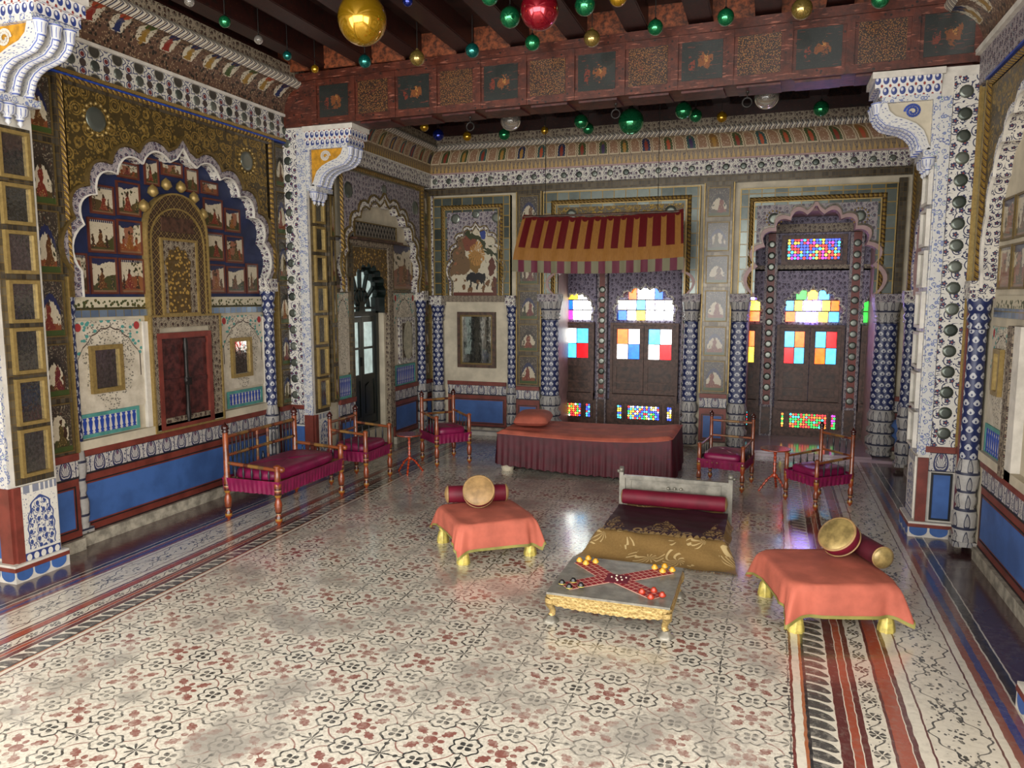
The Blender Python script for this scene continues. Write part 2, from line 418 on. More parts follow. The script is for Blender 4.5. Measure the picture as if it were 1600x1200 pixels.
# --------- miniature paintings, one look per panel
def painting(name, arch, bg='#bdb29a'):
    def fn():
        X0, Y0 = uv(); r = rnd()
        r2 = fr_(r * 13.7); r3 = fr_(r * 37.1); r4 = fr_(r * 71.3)
        P0 = vec(X0, Y0, r * 40.0)
        X = X0 + (noise(P0, 7.0, 3.0, 0.6) - 0.5) * 0.22; Y = Y0 + (noise(vec(Y0, X0, r * 31.0), 7.0, 3.0, 0.6) - 0.5) * 0.20
        P = vec(X, Y, r * 40.0)
        n = noise(P, 6.0, 4.0, 0.7); v = voro(P, 9.0); v2 = voro(P, 22.0)
        pal = ramp(r2, [(0, '#6d2a20'), (.22, '#55341c'), (.4, '#7d4a20'), (.58, '#5f2226'), (.78, '#4a4020')])
        pal2 = ramp(r3, [(0, '#33221a'), (.3, '#7a3820'), (.6, '#4a3020'), (.8, '#2a3020')])
        gnd = ramp(r4, [(0, '#3f4020'), (.35, '#7a4428'), (.7, '#4a3c22')])
        x0 = X - 0.5 + (r - 0.5) * 0.25
        fig = mx(hyp(x0 * 1.5, Y - 0.44) < 0.15, (ab(x0) < (0.50 - Y) * 0.60) * (Y > 0.12))
        x1 = ab(X - 0.5 - (r3 - 0.5) * 0.2) - 0.27 - r4 * 0.06
        sd = mx(hyp(x1 * 1.9, (Y - 0.36)) < 0.10 + r2 * 0.05, (ab(x1) < (0.36 - Y) * 0.5) * (Y > 0.1))
        head = hyp(x0 * 1.1, (Y - 0.64) * 0.9) < 0.065
        hd2 = hyp(x1 * 1.2, (Y - 0.50)) < 0.045
        det = (v2 < 0.26)
        if arch:
            k = ab(X0 - 0.5)
            top = 0.80 - k * k * 2.2 - 0.03 * ab(sn(X0 * 26.0))
            ins = (k < 0.37) * (Y0 < top) * (Y0 > 0.10)
            awn = (Y0 > top - 0.12 - 0.03 * ab(sn(X0 * 40.0)))
            leaf = (k > 0.22) * (v < 0.36) * (Y0 > 0.2)
            sur = over('#37302a', (v2 < 0.30, '#8d836e'), (voro(P0, 7.0) < 0.16, '#5b3a2c'), ((Y0 < 0.10), '#3a4a22'))
            pic = over(bg, (Y < 0.22, gnd), (leaf, '#2e3020'), (sd * (r2 > 0.6), pal2), (fig, pal), (fig * det, '#a88a5a'), (head, '#3f281c'), (hd2 * (r2 > 0.6), '#3f281c'), (awn * (r4 > 0.2), mix(r4 > 0.6, '#20284c', '#2a2622')))
            c = mix(ins, sur, pic)
        else:
            awn = (Y0 > 0.93) * (ab(sn(X0 * 38.0)) > 0.4) + (Y > 0.80 + 0.2 * ab(X - 0.3)) * (r3 > 0.45)
            tree = (hyp(X - fr_(r * 5.1), (Y - 0.84) * 1.2) < 0.34) * (v < 0.42) * (r4 > 0.25)
            wall_ = rng(X, r3 * 0.5, r3 * 0.5 + 0.4) * rng(Y, 0.25, 0.86) * (r2 > 0.45)
            hill = Y < 0.36 + 0.17 * sn(X * 3.1 + r * 6.0)
            c = over(bg, (hill, gnd), (wall_, '#8a5a44'), (tree, '#282d18'), (mn(awn, 1.0), '#1f2646'), (sd, pal2), (fig, pal), (mx(fig, sd) * det, '#b08a58'), (head, '#3a241a'), (hd2, '#3a241a'), ((v < 0.13), '#2f2a22'), ((Y0 < 0.06), '#7a5a44'))
        c = mix(smooth(noise(P, 22.0, 4.0, 0.7), 0.42, 0.8) * 0.3, c, '#574936')
        return dict(col=c, rough=0.3, coat=0.3)
    M[name] = mat(name, fn)
painting('miniature', False)
painting('miniature_niche', True)

def f_hunt():      # large hunting scene under the small scalloped arch
    X0, Y0 = uv(); P0 = vec(X0, Y0)
    X = X0 + (noise(P0, 8.0, 3.0, 0.6) - 0.5) * 0.16; Y = Y0 + (noise(vec(Y0, X0, 3.0), 8.0, 3.0, 0.6) - 0.5) * 0.16
    P = vec(X, Y); v = voro(P, 9.0); v2 = voro(P, 20.0)
    lion = hyp((X - 0.46) * 1.3, (Y - 0.52)) < 0.17
    mr = hyp(X - 0.50, Y - 0.62); mane = (mr < 0.17) * (ab(sn(at(Y - 0.62, X - 0.50) * 9.0)) > 0.45)
    horse = hyp((X - 0.48) * 0.8, (Y - 0.27) * 2.1) < 0.17
    legs = rng(Y, 0.08, 0.24) * rng(X, 0.28, 0.72) * (ab(cell(X * 7.0)) < 0.16)
    rocks = (X < 0.32 + 0.06 * sn(Y * 17.0)) * rng(Y, 0.30, 0.86)
    rk2 = hyp((X - 0.34) * 0.9, Y - 0.80) < 0.13
    gm = ab(Y - (1.12 - X * 0.60)) < 0.055 * (v < 0.6) + 0.02
    gm2 = (ab(Y - (0.80 - X * 0.22)) < 0.02) * (X > 0.6)
    men = mx(hyp((X - 0.80) * 1.9, Y - 0.42) < 0.13, hyp((X - 0.88) * 2.2, Y - 0.14) < 0.15)
    figs = (v < 0.36) * (Y < 0.24) * (Y > 0.05)
    c = over('#c2b9a2', (rocks, '#6a5238'), (rocks * (v < 0.3), '#8a5a40'), (rk2, '#74402e'), (gm, '#30371c'), (gm2, '#30371c'), (lion, '#7a5c2c'), (mane, '#a5783c'), (horse, '#171619'), (legs, '#2a2420'), (men, '#5a2f22'), (figs, '#6a4a2c'), (v2 < 0.16, '#2c241c'), (hyp((X - 0.62) * .8, Y - 0.90) < 0.06, '#2c3c7c'), (Y0 < 0.05, '#5e2f24'))
    return dict(col=c, rough=0.35)
M['hunt'] = mat('hunting_scene_painting', f_hunt)

def f_vase():      # blue flower stems in an arch on the pillar bases
    X, Y = uv()    # 0..1
    k = ab(X - 0.5); P = vec(X, Y * 1.5)
    ar = (ab(hyp(k * 1.15, mx(Y - 0.42, 0.0)) - 0.42 + 0.02 * sn(Y * 40.0)) < 0.02) * rng(Y, 0.16, 0.95)
    ins = (hyp(k * 1.15, mx(Y - 0.42, 0.0)) < 0.39) * rng(Y, 0.15, 0.86)
    r, f5, cu, l5 = floral(X, Y * 1.5, 5.5, 5.0, 0.5)
    fl = mx(r < 0.26, f5) * ins
    lf = mx(voro(P, 17.0) < 0.36, cu * 0.9) * mx(ins, rng(Y, 0.15, 0.95) * (voro(P, 21.0) < 0.28))
    st = (ab(k - 0.15 - 0.06 * sn(Y * 12.0)) < 0.008) * rng(Y, 0.16, 0.7)
    bt = Y < 0.12; bl = bt * (hyp(cell(X * 5.0), (Y - 0.06) * 8.0) < 0.36)
    tp = (Y > 0.90) * (ab(sn(X * 18.0 + k * 6.0)) > 0.5)
    c = over(mix(noise(P, 9.0, 3.0), '#cfcbc0', '#e0ddd4'), (mx(ar, fl, lf, st), '#37497f'), (bt, '#2f3f78'), (bl, '#d8d5cc'), (tp, '#7d8291'))
    return dict(col=c, rough=0.4)
M['vase'] = mat('blue_flower_stem_panel', f_vase)

def f_lily():      # painted arch corners on plaster: teal leaves, red flowers
    X, Y = uv(); k = ab(X - 0.5); n = noise(vec(X, Y), 5.0, 4.0, 0.65)
    top = 0.93 - k * k * 1.6 - 0.02 * ab(sn(X * 24.0))
    ln = (ab(Y - top) < 0.008) * (k < 0.45); side = (ab(k - 0.45) < 0.008) * rng(Y, 0.35, 0.60)
    cor = (Y > top) * (k < 0.49); v = voro(vec(X, Y * 1.3), 13.0)
    halo = (hyp(X - 0.5, (Y - 0.60) * 0.62) < 0.36 + 0.03 * cs(at(Y - 0.6, X - 0.5) * 8.0)); hin = voro(vec(X, Y * 1.4), 30.0) < 0.36
    c = over(mix(smooth(n, 0.3, 0.7), '#b5ab98', '#d3cab8'), (halo * hin, '#6f6a60'), (cor * (v < 0.34), '#4a8d86'), (hyp(k - 0.42, Y - 0.93) < 0.045, '#a03434'), (mx(ln, side), '#4a3c34'))
    return dict(col=c, rough=0.6)
M['lily'] = mat('painted_plaster_arch', f_lily)

def f_net():       # gold lattice over dark
    X, Y = uv(); a = cell((X + Y) / 0.062); b = cell((X - Y) / 0.062)
    g = mx(ab(a), ab(b)) > 0.44; d = hyp(a, b) < 0.2; n = noise(vec(X, Y), 30.0)
    return dict(col=over('#32231b', (d, '#5a442e'), (g, mix(n, '#75602f', '#b59c68'))), rough=0.4, metal=g * 0.4, bump=g, bstr=0.6, bdist=0.006)
M['net'] = mat('gilded_lattice', f_net)
def f_jali():
    X, Y = uv(); a = cell(X / 0.07); b = cell(Y / 0.11); r = hyp(a, b)
    g = mx(ab(r - 0.40) < 0.09, ab(hyp(ab(a) - 0.5, ab(b) - 0.5) - 0.40) < 0.09)
    return dict(col=mix(g, '#0d0d0f', '#6e675c'), rough=0.5, bump=g, bstr=0.8, bdist=0.01)
M['jali'] = mat('pierced_screen', f_jali)
def f_goldleafpanel():
    X, Y = uv(); P = vec(X, Y); n = voro(P, 30.0); k = noise(P, 40.0, 3.0, 0.7)
    return dict(col=mix(n < 0.34, mix(k, '#4a3a20', '#6d5630'), '#b8944a'), rough=0.4, metal=0.35, bump=n, bstr=0.6, bdist=0.01)
M['gold_panel'] = mat('gilded_figure_relief', f_goldleafpanel)

# --------- plain finishes
M['red'] = plain('red_ochre_paint', '#74352b', 0.45)
M['blue'] = plain('blue_paint', '#3e62a0', 0.5, var=0.10, scale=4.0)
M['teal'] = plain('teal_paint', '#4f8f88', 0.5)
M['royal'] = plain('royal_blue_paint', '#27459c', 0.45)
M['black'] = plain('black_line_paint', '#1c1c20', 0.5)
M['cream'] = plain('cream_plaster', '#c2b8a2', 0.65, var=0.08, scale=5.0)
M['white'] = plain('whitewash', '#cfcac0', 0.6, var=0.07)
M['stone'] = plain('worn_stone', '#a9a292', 0.6, var=0.2, scale=14.0)
M['pink'] = plain('pink_lime_plaster', '#a88a88', 0.5, var=0.08)
M['yellow'] = plain('ochre_yellow_paint', '#c08a22', 0.5, var=0.15, scale=20.0)
M['darkred'] = plain('dark_red_wood', '#4a2320', 0.42, var=0.3, scale=18.0, spec=0.5)
M['darkgreen'] = plain('black_green_paint', '#0f1714', 0.3, var=0.2)
M['brown'] = plain('brown_wood', '#4a3226', 0.45, var=0.3, scale=20.0)
M['medwood'] = plain('dusty_window_wood', '#5b4238', 0.5, var=0.25, scale=22.0)
M['ceiling'] = plain('dark_ceiling_paint', '#2b1712', 0.5, var=0.35, scale=10.0)
M['mirror'] = mat('old_mirror', lambda: (lambda n: dict(col=mix(n, '#8a8a84', '#b5b3ab'), rough=n * 0.07 + 0.03, metal=0.92, bump=noise(None, 7.0, 2.0), bstr=0.06, bdist=0.01))(smooth(noise(None, 9.0, 4.0, 0.7), 0.35, 0.7)))
M['disc'] = mat('convex_mirror_disc', lambda: dict(col=mix(rnd(), '#4a514b', '#7d8279'), rough=0.32, metal=0.6))
M['bluegrey'] = mat('white_blue_stucco', lambda: (lambda X, Y: dict(col=mix(smooth(noise(vec(X, Y), 30.0, 4.0, .7), .5, .8) * .5, over('#c9c8c4', (ab(voro(vec(X, Y), 26.0) - 0.36) < 0.07, '#7380a8'), (voro(vec(X, Y), 52.0) < 0.26, '#4c578c'), (voro(vec(X, Y), 26.0) < 0.13, '#5f8f8a')), '#98948a'), rough=0.5))(*uv()))
M['beads'] = mat('blue_bead_moulding', lambda: (lambda X, Y: dict(col=over('#d6d4d0', (hyp(cell(X / 0.055), cell(Y / 0.075)) < 0.36, '#31407c'), (hyp(cell(X / 0.055) - .08, cell(Y / 0.075) - .12) < 0.16, '#c9c8cc'), (hyp(cell(X / 0.055 + .5), cell(Y / 0.075 + .5)) < 0.15, '#8a3a36')), rough=0.4, bump=hyp(cell(X / 0.055), cell(Y / 0.075)), bstr=0.5, bdist=0.01))(*uv()))

def f_joist():
    X, Y = uv(); n = noise(vec(X * 6.0, Y), 5.0, 4.0, 0.7); v = voro(vec(X, Y), 26.0)
    return dict(col=over(mix(n, '#1c0d0b', '#381814'), (v < 0.16, '#4a2c1a'), (v > 0.75, '#1c1310')), rough=0.42, spec=0.45)
M['joist'] = mat('lacquered_joist', f_joist)
def f_beam():
    X, Y = uv(); P = vec(X, Y); n = noise(P, 9.0, 5.0, 0.75); v = voro(P, 18.0); s = noise(vec(X * 0.4, Y * 3.0), 22.0, 4.0)
    return dict(col=over(mix(smooth(n, .3, .7), '#331710', '#5f2c1d'), (v < 0.17, '#1c1412'), (smooth(s, 0.60, 0.66), '#8a5444')), rough=0.40, bump=n, bstr=0.2, bdist=0.01, spec=0.5)
M['beam'] = mat('red_lacquered_beam', f_beam)
def f_beampanel(scene=True):
    X, Y = uv(); r = rnd(); r2 = fr_(r * 17.3); P = vec(X, Y, r * 30.0)
    n = noise(P, 5.0, 4.0, 0.7); v = voro(P, 16.0)
    v3 = voro(P, 30.0); fl = over('#2e1f18', (v3 < 0.38, '#8a5f34'), (v < 0.2, '#5f2f1e'))
    m_ = noise(P, 9.0, 4.0, 0.7); pic = over(mix(n, '#171a19', '#262b28'), (hyp((X - 0.58) * 0.8, Y - 0.48 + (m_ - .5) * 1.1) < 0.15, '#70401f'), (hyp((X - 0.25) * 1.2, Y - 0.42 + (m_ - .5) * 1.2) < 0.10, '#6a2c1e'), ((v3 < 0.15), '#3c463a'), (hyp(X - .6, Y - .55 + (m_ - .5) * .8) < .05, '#a0703a'))
    c = pic if scene else fl
    c = mix(smooth(noise(vec(X * .5, Y * 3.0, r * 9.0), 9.0, 4.0), 0.6, 0.7) * 0.7, c, '#6b3428')
    return dict(col=c, rough=0.35, coat=0.3)
M['beam_panel'] = mat('painted_beam_scene', f_beampanel); M['beam_floral'] = mat('painted_beam_flowers', lambda: f_beampanel(False))
M['infill'] = plain('orange_painted_board', '#7a3f22', 0.5, var=0.35, scale=30.0)

# --------- furniture finishes
def f_lac():
    X, Y = uv()     # Y along the turning in metres
    b = ramp(fr_(Y / 0.19 + 0.13), [(0, '#9a431f'), (.30, '#a87a2d'), (.39, '#3a120f'), (.50, '#8e3d1f'), (.56, '#c7aa78'), (.60, '#341210'), (.68, '#7c3a1e'), (.9, '#93411f')])
    n = noise(vec(X, Y), 35.0, 3.0)
    return dict(col=mix(n * 0.5, b, '#6d351c'), rough=0.28, coat=0.4)
M['lacquer'] = mat('banded_lacquer', f_lac)
def f_lac2():
    X, Y = uv(); s = sn((Y + X * 0.02) * 420.0); n = noise(vec(X, Y), 20.0, 3.0)
    b = ramp(fr_(Y / 0.31), [(0, '#8f4a26'), (.38, '#6d5230'), (.55, '#8f6a34'), (.86, '#4a1712')])
    return dict(col=mix(n * 0.5, b, '#5d381f'), rough=0.3, coat=0.4, bump=s, bstr=0.15, bdist=0.003)
M['lacquer_rail'] = mat('lacquered_rail', f_lac2)
M['post'] = plain('orange_lacquer', '#84401f', 0.28, var=0.25, scale=14.0, coat=0.4)
M['post_dark'] = plain('dark_lacquer', '#3a1512', 0.25, var=0.3, scale=14.0, coat=0.4)
M['spindle'] = plain('dark_spindle', '#1e2026', 0.3, var=0.2)
M['magenta'] = plain('magenta_satin', '#7c1444', 0.42, var=0.12, scale=12.0)
M['maroon'] = plain('maroon_velvet', '#4a0c1c', 0.6, var=0.14, scale=9.0)
M['crimson'] = plain('crimson_velvet', '#6d0a26', 0.6, var=0.1, scale=9.0)
M['coral'] = plain('coral_velvet', '#b8614e', 0.8, var=0.10, scale=5.0)
M['olive'] = plain('olive_trim', '#8a8442', 0.6)
M['gold_satin'] = plain('gold_satin', '#a08054', 0.5, var=0.15, scale=14.0)
M['gold_foil'] = plain('gold_foil', '#a58f5a', 0.36, metal=0.3, var=0.2, scale=16.0)
M['gold_leg'] = plain('yellow_gilt_leg', '#cdbb62', 0.35, metal=0.2, var=0.15, scale=30.0)
M['silver'] = plain('grey_silver_sheet', '#8b877c', 0.38, metal=0.35, var=0.15, scale=12.0)
M['ivory'] = plain('cowrie_shell', '#e2d9c4', 0.3)
M['py'] = plain('yellow_lacquer', '#e0a326', 0.22, var=0.1)
M['pb'] = plain('black_lacquer', '#17161a', 0.2)
M['pr'] = plain('red_lacquer', '#b23a22', 0.22)
M['redtable'] = mat('red_turned_lacquer', lambda: (lambda X, Y: dict(col=mix(sn(Y * 190.0) > 0.1, '#c04a26', '#8e2c18'), rough=0.25, coat=0.4))(*uv()))
M['iron'] = plain('dark_iron', '#2a2725', 0.45, metal=0.6)
M['cord'] = plain('black_cord', '#15120f', 0.7)

def f_brocade():
    X, Y = uv(); P = vec(X, Y); f = voro(P, 5.5, rand=0.6); s = ab(sn(at(cell(Y * 5.5), cell(X * 5.5)) * 5.0 + f * 14.0))
    th = (s > 0.88) * (f < 0.5); n = noise(vec(X, Y), 60.0, 3.0, 0.8)
    return dict(col=mix(th, mix(n, '#80633a', '#b3925c'), '#e0c690'), rough=0.42, metal=0.15, bump=n + th, bstr=0.4, bdist=0.004)
M['brocade'] = mat('gold_brocade', f_brocade)
def f_cover():
    X, Y = uv()     # metres from the centre of the front edge, Y up the bed
    k = ab(X)
    r, fl, cu, lf = floral(X, Y, 13.0)
    tri = Y < 0.34 - k * 1.9 + 0.02 * sn(Y * 60.0)
    k2 = ab(k - 0.36); side = (Y < 0.36 - k2 * 3.0) * (Y > (0.36 - k) * 1.2)
    orn = mx(tri, side) * mx(fl, cu, lf)
    rim = mx(ab(Y - 0.34 + k * 1.9) < 0.008, 0.0) * (Y > 0.05) * (cs(Y * 120.0) > -0.4)
    scr = (ab(hyp(k - 0.175, Y - 0.075) - 0.026) < 0.008)
    brd = (Y < 0.05) * mx(lf, ab(cell(X / 0.045)) < (0.05 - Y) * 9.0)
    n = noise(vec(X, Y), 5.0, 3.0, 0.6)
    m = mx(orn, rim, scr, brd)
    return dict(col=over(mix(n, '#1f060e', '#3c0d22'), (m, '#9c8050')), rough=0.6, bump=m, bstr=0.4, bdist=0.006)
M['cover'] = mat('embroidered_plum_velvet', f_cover)
def f_game():
    X, Y = uv()    # X 0..1 across arm, Y along arm in metres
    gx = ab(cell(X * 3.0)) > 0.41; gy = ab(cell(Y / 0.0345)) > 0.42
    return dict(col=mix(mx(gx, gy, X < 0.02, X > 0.98), '#8f1420', '#cf9c8c'), rough=0.7)
M['game'] = mat('red_game_cloth', f_game)
def f_canopy():
    X, Y = uv(); s = ab(cell(X / 0.150)) < 0.27 + 0.04 * sn(X * 5.0); n = noise(vec(X * 3.0, Y), 22.0, 4.0, 0.7)
    r = s * (Y > 0.115); lobe = (hyp(cell(X / 0.150 + 0.5) * 0.15, (Y - 0.475)) < 0.030) + (Y > 0.472)
    return dict(col=mix(mx(r, lobe), mix(n, '#7a4d22', '#a5763a'), mix(n, '#4a0d13', '#6b1618')), rough=0.5, bump=n, bstr=0.3, bdist=0.01)
M['canopy'] = mat('maroon_and_gold_stripes', f_canopy)
M['valance'] = mat('striped_valance', lambda: (lambda X, Y: dict(col=mix(ab(cell(X / 0.150 + 0.3)) < 0.25, '#5c1a30', '#6f6b52'), rough=0.7))(*uv()))

def emis(name, c, s):
    def fn():
        X, Y = uv(); n = noise(vec(X, Y, rnd() * 20.0), 14.0, 3.0, 0.6)
        b = [v * 0.55 for v in lin(c)[:3]]
        return dict(col=c, rough=0.15, emit=mix(smooth(n, 0.25, 0.65), tuple(b), c), estr=s)
    return mat(name, fn)
G = dict(w=emis('clear_glass_daylit', '#eef6ee', 9.0), c=emis('pale_cyan_glass_daylit', '#48b4f2', 3.6), b=emis('blue_glass_daylit', '#145cdc', 3.6),
         l=emis('clear_glass_lilac_boost', '#a48cff', 48.0), d=emis('deep_blue_glass_daylit', '#1438d8', 4.5), r=emis('red_glass_daylit', '#e01218', 3.4), o=emis('orange_glass_daylit', '#ee5a0c', 4.0),  # l: clear panes, overbright lilac glow added to wash the floor
         y=emis('yellow_glass_daylit', '#f7cf2c', 6.0), g=emis('green_glass_daylit', '#2fd03a', 3.4), m=emis('magenta_glass_daylit', '#e030c8', 4.0))
M['frosted'] = emis('milky_door_glass', '#bccfca', 0.75)
M['speck'] = mat('coloured_glass_beads', lambda: dict(col='#888888', emit=V((lambda n: (setattr(n, 'attribute_name', 'tint'), n)[1])(NT.nodes.new('ShaderNodeAttribute')).outputs['Color']), estr=2.3))
def glassball(name, c, rough=0.06, trans=0.0):
    return mat(name, lambda: dict(col=c, rough=rough, metal=0.75 if not trans else 0.0, trans=trans, coat=1.0, ior=1.3))
BALL = dict(green=glassball('green_mercury_glass', '#1c8a55'), teal=glassball('teal_mercury_glass', '#147c74'), gold=glassball('gold_mercury_glass', '#c89a1e', 0.12), amber=glassball('amber_mercury_glass', '#a8904c'),
            red=glassball('red_mercury_glass', '#b01c30', 0.1), blue=glassball('blue_mercury_glass', '#142a8c'), clear=glassball('clear_glass', '#d8d4cc', 0.03, 0.85))

# ================================================================== mesh building
class Fr:
    """wall frame: u along the wall, n out of the wall into the room, z up"""
    def __init__(s, o, u, n): s.o, s.u, s.n = Vector(o), Vector(u), Vector(n)
    def __call__(s, u, n, z): return s.o + s.u * u + s.n * n + Vector((0, 0, z))
ID = Fr((0, 0, 0), (1, 0, 0), (0, -1, 0))     # plain: u = x, n = -y

class MB:
    def __init__(s, fr=None): s.v = []; s.f = []; s.uv = []; s.mi = []; s.sm = []; s.fr = fr
    def P(s, p): return s.fr(*p) if s.fr else Vector(p)
    def face(s, pts, uvs=None, m=0, smooth=False):
        i = len(s.v); s.v += [s.P(p) for p in pts]; s.f.append(tuple(range(i, i + len(pts))))
        s.uv += uvs if uvs else [(p[0], p[2]) for p in pts]; s.mi.append(m); s.sm.append(smooth)
    def box(s, u0, u1, n0, n1, z0, z1, m=0, uvf=None, mf=None):
        """uvf maps (u,z) of the front face; mf is the material of the front face"""
        q = uvf or (lambda a, b: (a, b)); mf = m if mf is None else mf
        s.face([(u0, n1, z0), (u1, n1, z0), (u1, n1, z1), (u0, n1, z1)], [q(u0, z0), q(u1, z0), q(u1, z1), q(u0, z1)], mf)
        s.face([(u1, n0, z0), (u0, n0, z0), (u0, n0, z1), (u1, n0, z1)], [(u1, z0), (u0, z0), (u0, z1), (u1, z1)], m)
        s.face([(u0, n0, z0), (u0, n1, z0), (u0, n1, z1), (u0, n0, z1)], [(n0, z0), (n1, z0), (n1, z1), (n0, z1)], m)
        s.face([(u1, n1, z0), (u1, n0, z0), (u1, n0, z1), (u1, n1, z1)], [(n1, z0), (n0, z0), (n0, z1), (n1, z1)], m)
        s.face([(u0, n1, z1), (u1, n1, z1), (u1, n0, z1), (u0, n0, z1)], [(u0, n1), (u1, n1), (u1, n0), (u0, n0)], m)
        s.face([(u0, n0, z0), (u1, n0, z0), (u1, n1, z0), (u0, n1, z0)], [(u0, n0), (u1, n0), (u1, n1), (u0, n1)], m)
        return s
    def prism(s, pts, n0, n1, m=0, ms=None, back=False):
        """outline (u,z) counter-clockwise seen from the room"""
        s.face([(u, n1, z) for u, z in pts], None, m)
        if back: s.face([(u, n0, z) for u, z in reversed(pts)], None, m)
        L = 0
        for (a, b), (c, d) in zip(pts, pts[1:] + pts[:1]):
            l = math.hypot(c - a, d - b)
            s.face([(a, n0, b), (c, n0, d), (c, n1, d), (a, n1, b)], [(L, n0), (L + l, n0), (L + l, n1), (L, n1)], m if ms is None else ms); L += l
        return s
    def grid(s, fn, nu, nv, m=0, smooth=True, uvf=None, wrap=False):
        base = len(s.v); cols = nu if wrap else nu + 1
        for j in range(nv + 1):
            for i in range(cols): s.v.append(s.P(fn(i / nu, j / nv)))
        uvf = uvf or (lambda a, b: (a, b))
        for j in range(nv):
            for i in range(nu):
                a = base + j * cols + i; b = base + j * cols + (i + 1) % cols
                s.f.append((a, b, b + cols, a + cols))
                s.uv += [uvf(i / nu, j / nv), uvf((i + 1) / nu, j / nv), uvf((i + 1) / nu, (j + 1) / nv), uvf(i / nu, (j + 1) / nv)]
                s.mi.append(m); s.sm.append(smooth)
        return s
    def lathe(s, p0, p1, prof, seg=12, m=0, smooth=True, flute=None):
        """prof: (t 0..1 along p0-p1, radius)"""
        p0, p1 = Vector(p0), Vector(p1); ax = p1 - p0; L = ax.length; a = ax.normalized()
        q = a.cross(Vector((0, 0, 1)) if abs(a.z) < 0.9 else Vector((1, 0, 0))).normalized(); r_ = a.cross(q)
        n = len(prof) - 1
        def fn(i, j):
            t, r = prof[min(n, int(round(j * n)))]
            if flute: r *= 1 + flute[1] * abs(math.sin(flute[0] * PI * i))
            an = -2 * PI * i
            return tuple(p0 + a * (L * t) + (q * math.cos(an) + r_ * math.sin(an)) * r)
        def uvf(i, j):
            t, r = prof[min(n, int(round(j * n)))]; return (i * 2 * PI * max(p[1] for p in prof), t * L)
        s.grid(fn, seg, n, m, smooth, uvf, wrap=True)
        for k, rev in ((0, False), (n, True)):
            if prof[k][1] > 1e-4:
                t, r = prof[k]; pts = []
                for i in range(seg):
                    an = -2 * PI * i / seg; pts.append(tuple(p0 + a * (L * t) + (q * math.cos(an) + r_ * math.sin(an)) * r))
                if rev: pts.reverse()
                sv = s.fr; s.fr = sv
                s.face(pts, [(0.5 + 0.5 * math.cos(2 * PI * i / seg), 0.5 + 0.5 * math.sin(2 * PI * i / seg)) for i in range(seg)], m)
        return s
    def tube(s, pts, r, seg=8, m=0):
        for a, b in zip(pts, pts[1:]): s.lathe(a, b, [(0, r), (1, r)], seg, m)
        return s
    def ball(s, c, r, seg=20, rings=12, m=0, sq=1.0):
        c = Vector(c)
        pr = [((1 - math.cos(PI * k / rings)) / 2, r * math.sin(PI * k / rings)) for k in range(rings + 1)]
        return s.lathe(c - Vector((0, 0, r * sq)), c + Vector((0, 0, r * sq)), pr, seg, m)

def mesh(name, mb, mats):
    me = bpy.data.meshes.new(name)
    me.from_pydata([tuple(v) for v in mb.v], [], mb.f)
    me.uv_layers.new(name='uv')
    me.uv_layers['uv'].data.foreach_set('uv', [c for p in mb.uv for c in p])
    me.polygons.foreach_set('material_index', mb.mi)
    me.polygons.foreach_set('use_smooth', mb.sm)
    for m in (mats if isinstance(mats, (list, tuple)) else [mats]): me.materials.append(m if not isinstance(m, str) else M[m])
    me.update()
    return me
def obj(name, mb, mats, parent=None, loc=None, rotz=0.0, **props):
    o = bpy.data.objects.new(name, mb if isinstance(mb, bpy.types.Mesh) else mesh(name, mb, mats)); COL.objects.link(o)
    if parent is not None: o.parent = parent
    if loc is not None: o.location = loc
    if rotz: o.rotation_euler = (0, 0, rotz)
    for k, v in props.items(): o[k] = v
    return o
def struct(name, mb, mats, **k): return obj(name, mb, mats, kind='structure', **k)
def thing(name, label, cat, loc=(0, 0, 0), rotz=0.0, group=None):
    o = bpy.data.objects.new(name, None); COL.objects.link(o); o.empty_display_size = 0.1
    o.location = loc; o.rotation_euler = (0, 0, rotz); o['label'] = label; o['category'] = cat
    if group: o['group'] = group
    return o
def copy_tree(o, parent=None):
    c = o.copy(); COL.objects.link(c)
    if parent is not None: c.parent = parent
    for ch in list(o.children): copy_tree(ch, c)
    return c
def twin(o, loc, rotz=None, parent=None, **props):
    c = copy_tree(o, parent if parent is not None else o.parent); c.location = loc
    if rotz is not None: c.rotation_euler = (0, 0, rotz)
    for k, v in props.items(): c[k] = v
    return c

# ------------------------------------------------------------------ scalloped arches
def scallop(c, hw, z0, zs, za, n=9, depth=0.05, seg=7, power=0.85):
    """outline from the left foot up over the cusped head to the right foot"""
    pts = [(c - hw, z0), (c - hw, zs)]
    def base(a): return (c - hw * math.cos(a), zs + (za - zs) * (math.sin(a) ** power if math.sin(a) > 0 else 0))
    cus = [base(PI * k / n) for k in range(n + 1)]
    for k in range(n):
        (x0, y0), (x1, y1) = cus[k], cus[k + 1]
        dx, dy = x1 - x0, y1 - y0; L = math.hypot(dx, dy); nx, ny = -dy / L, dx / L
        if ny < -0.2 and abs(nx) < 0.5: nx, ny = -nx, -ny
        mid = (n % 2 == 1 and k == n // 2)
        dd = min(depth, L * 0.42)
        for j in range(1, seg + 1):
            t = j / seg; b = math.sin(PI * t) ** 0.75 * dd
            if mid: b = (math.sin(PI * t) * 0.6 + max(0, 1 - abs(t - .5) * 4) * 0.9) * dd
            if j == seg: b = 0
            pts.append((x0 + dx * t + nx * b, y0 + dy * t + ny * b))
    pts.append((c + hw, z0))
    return pts
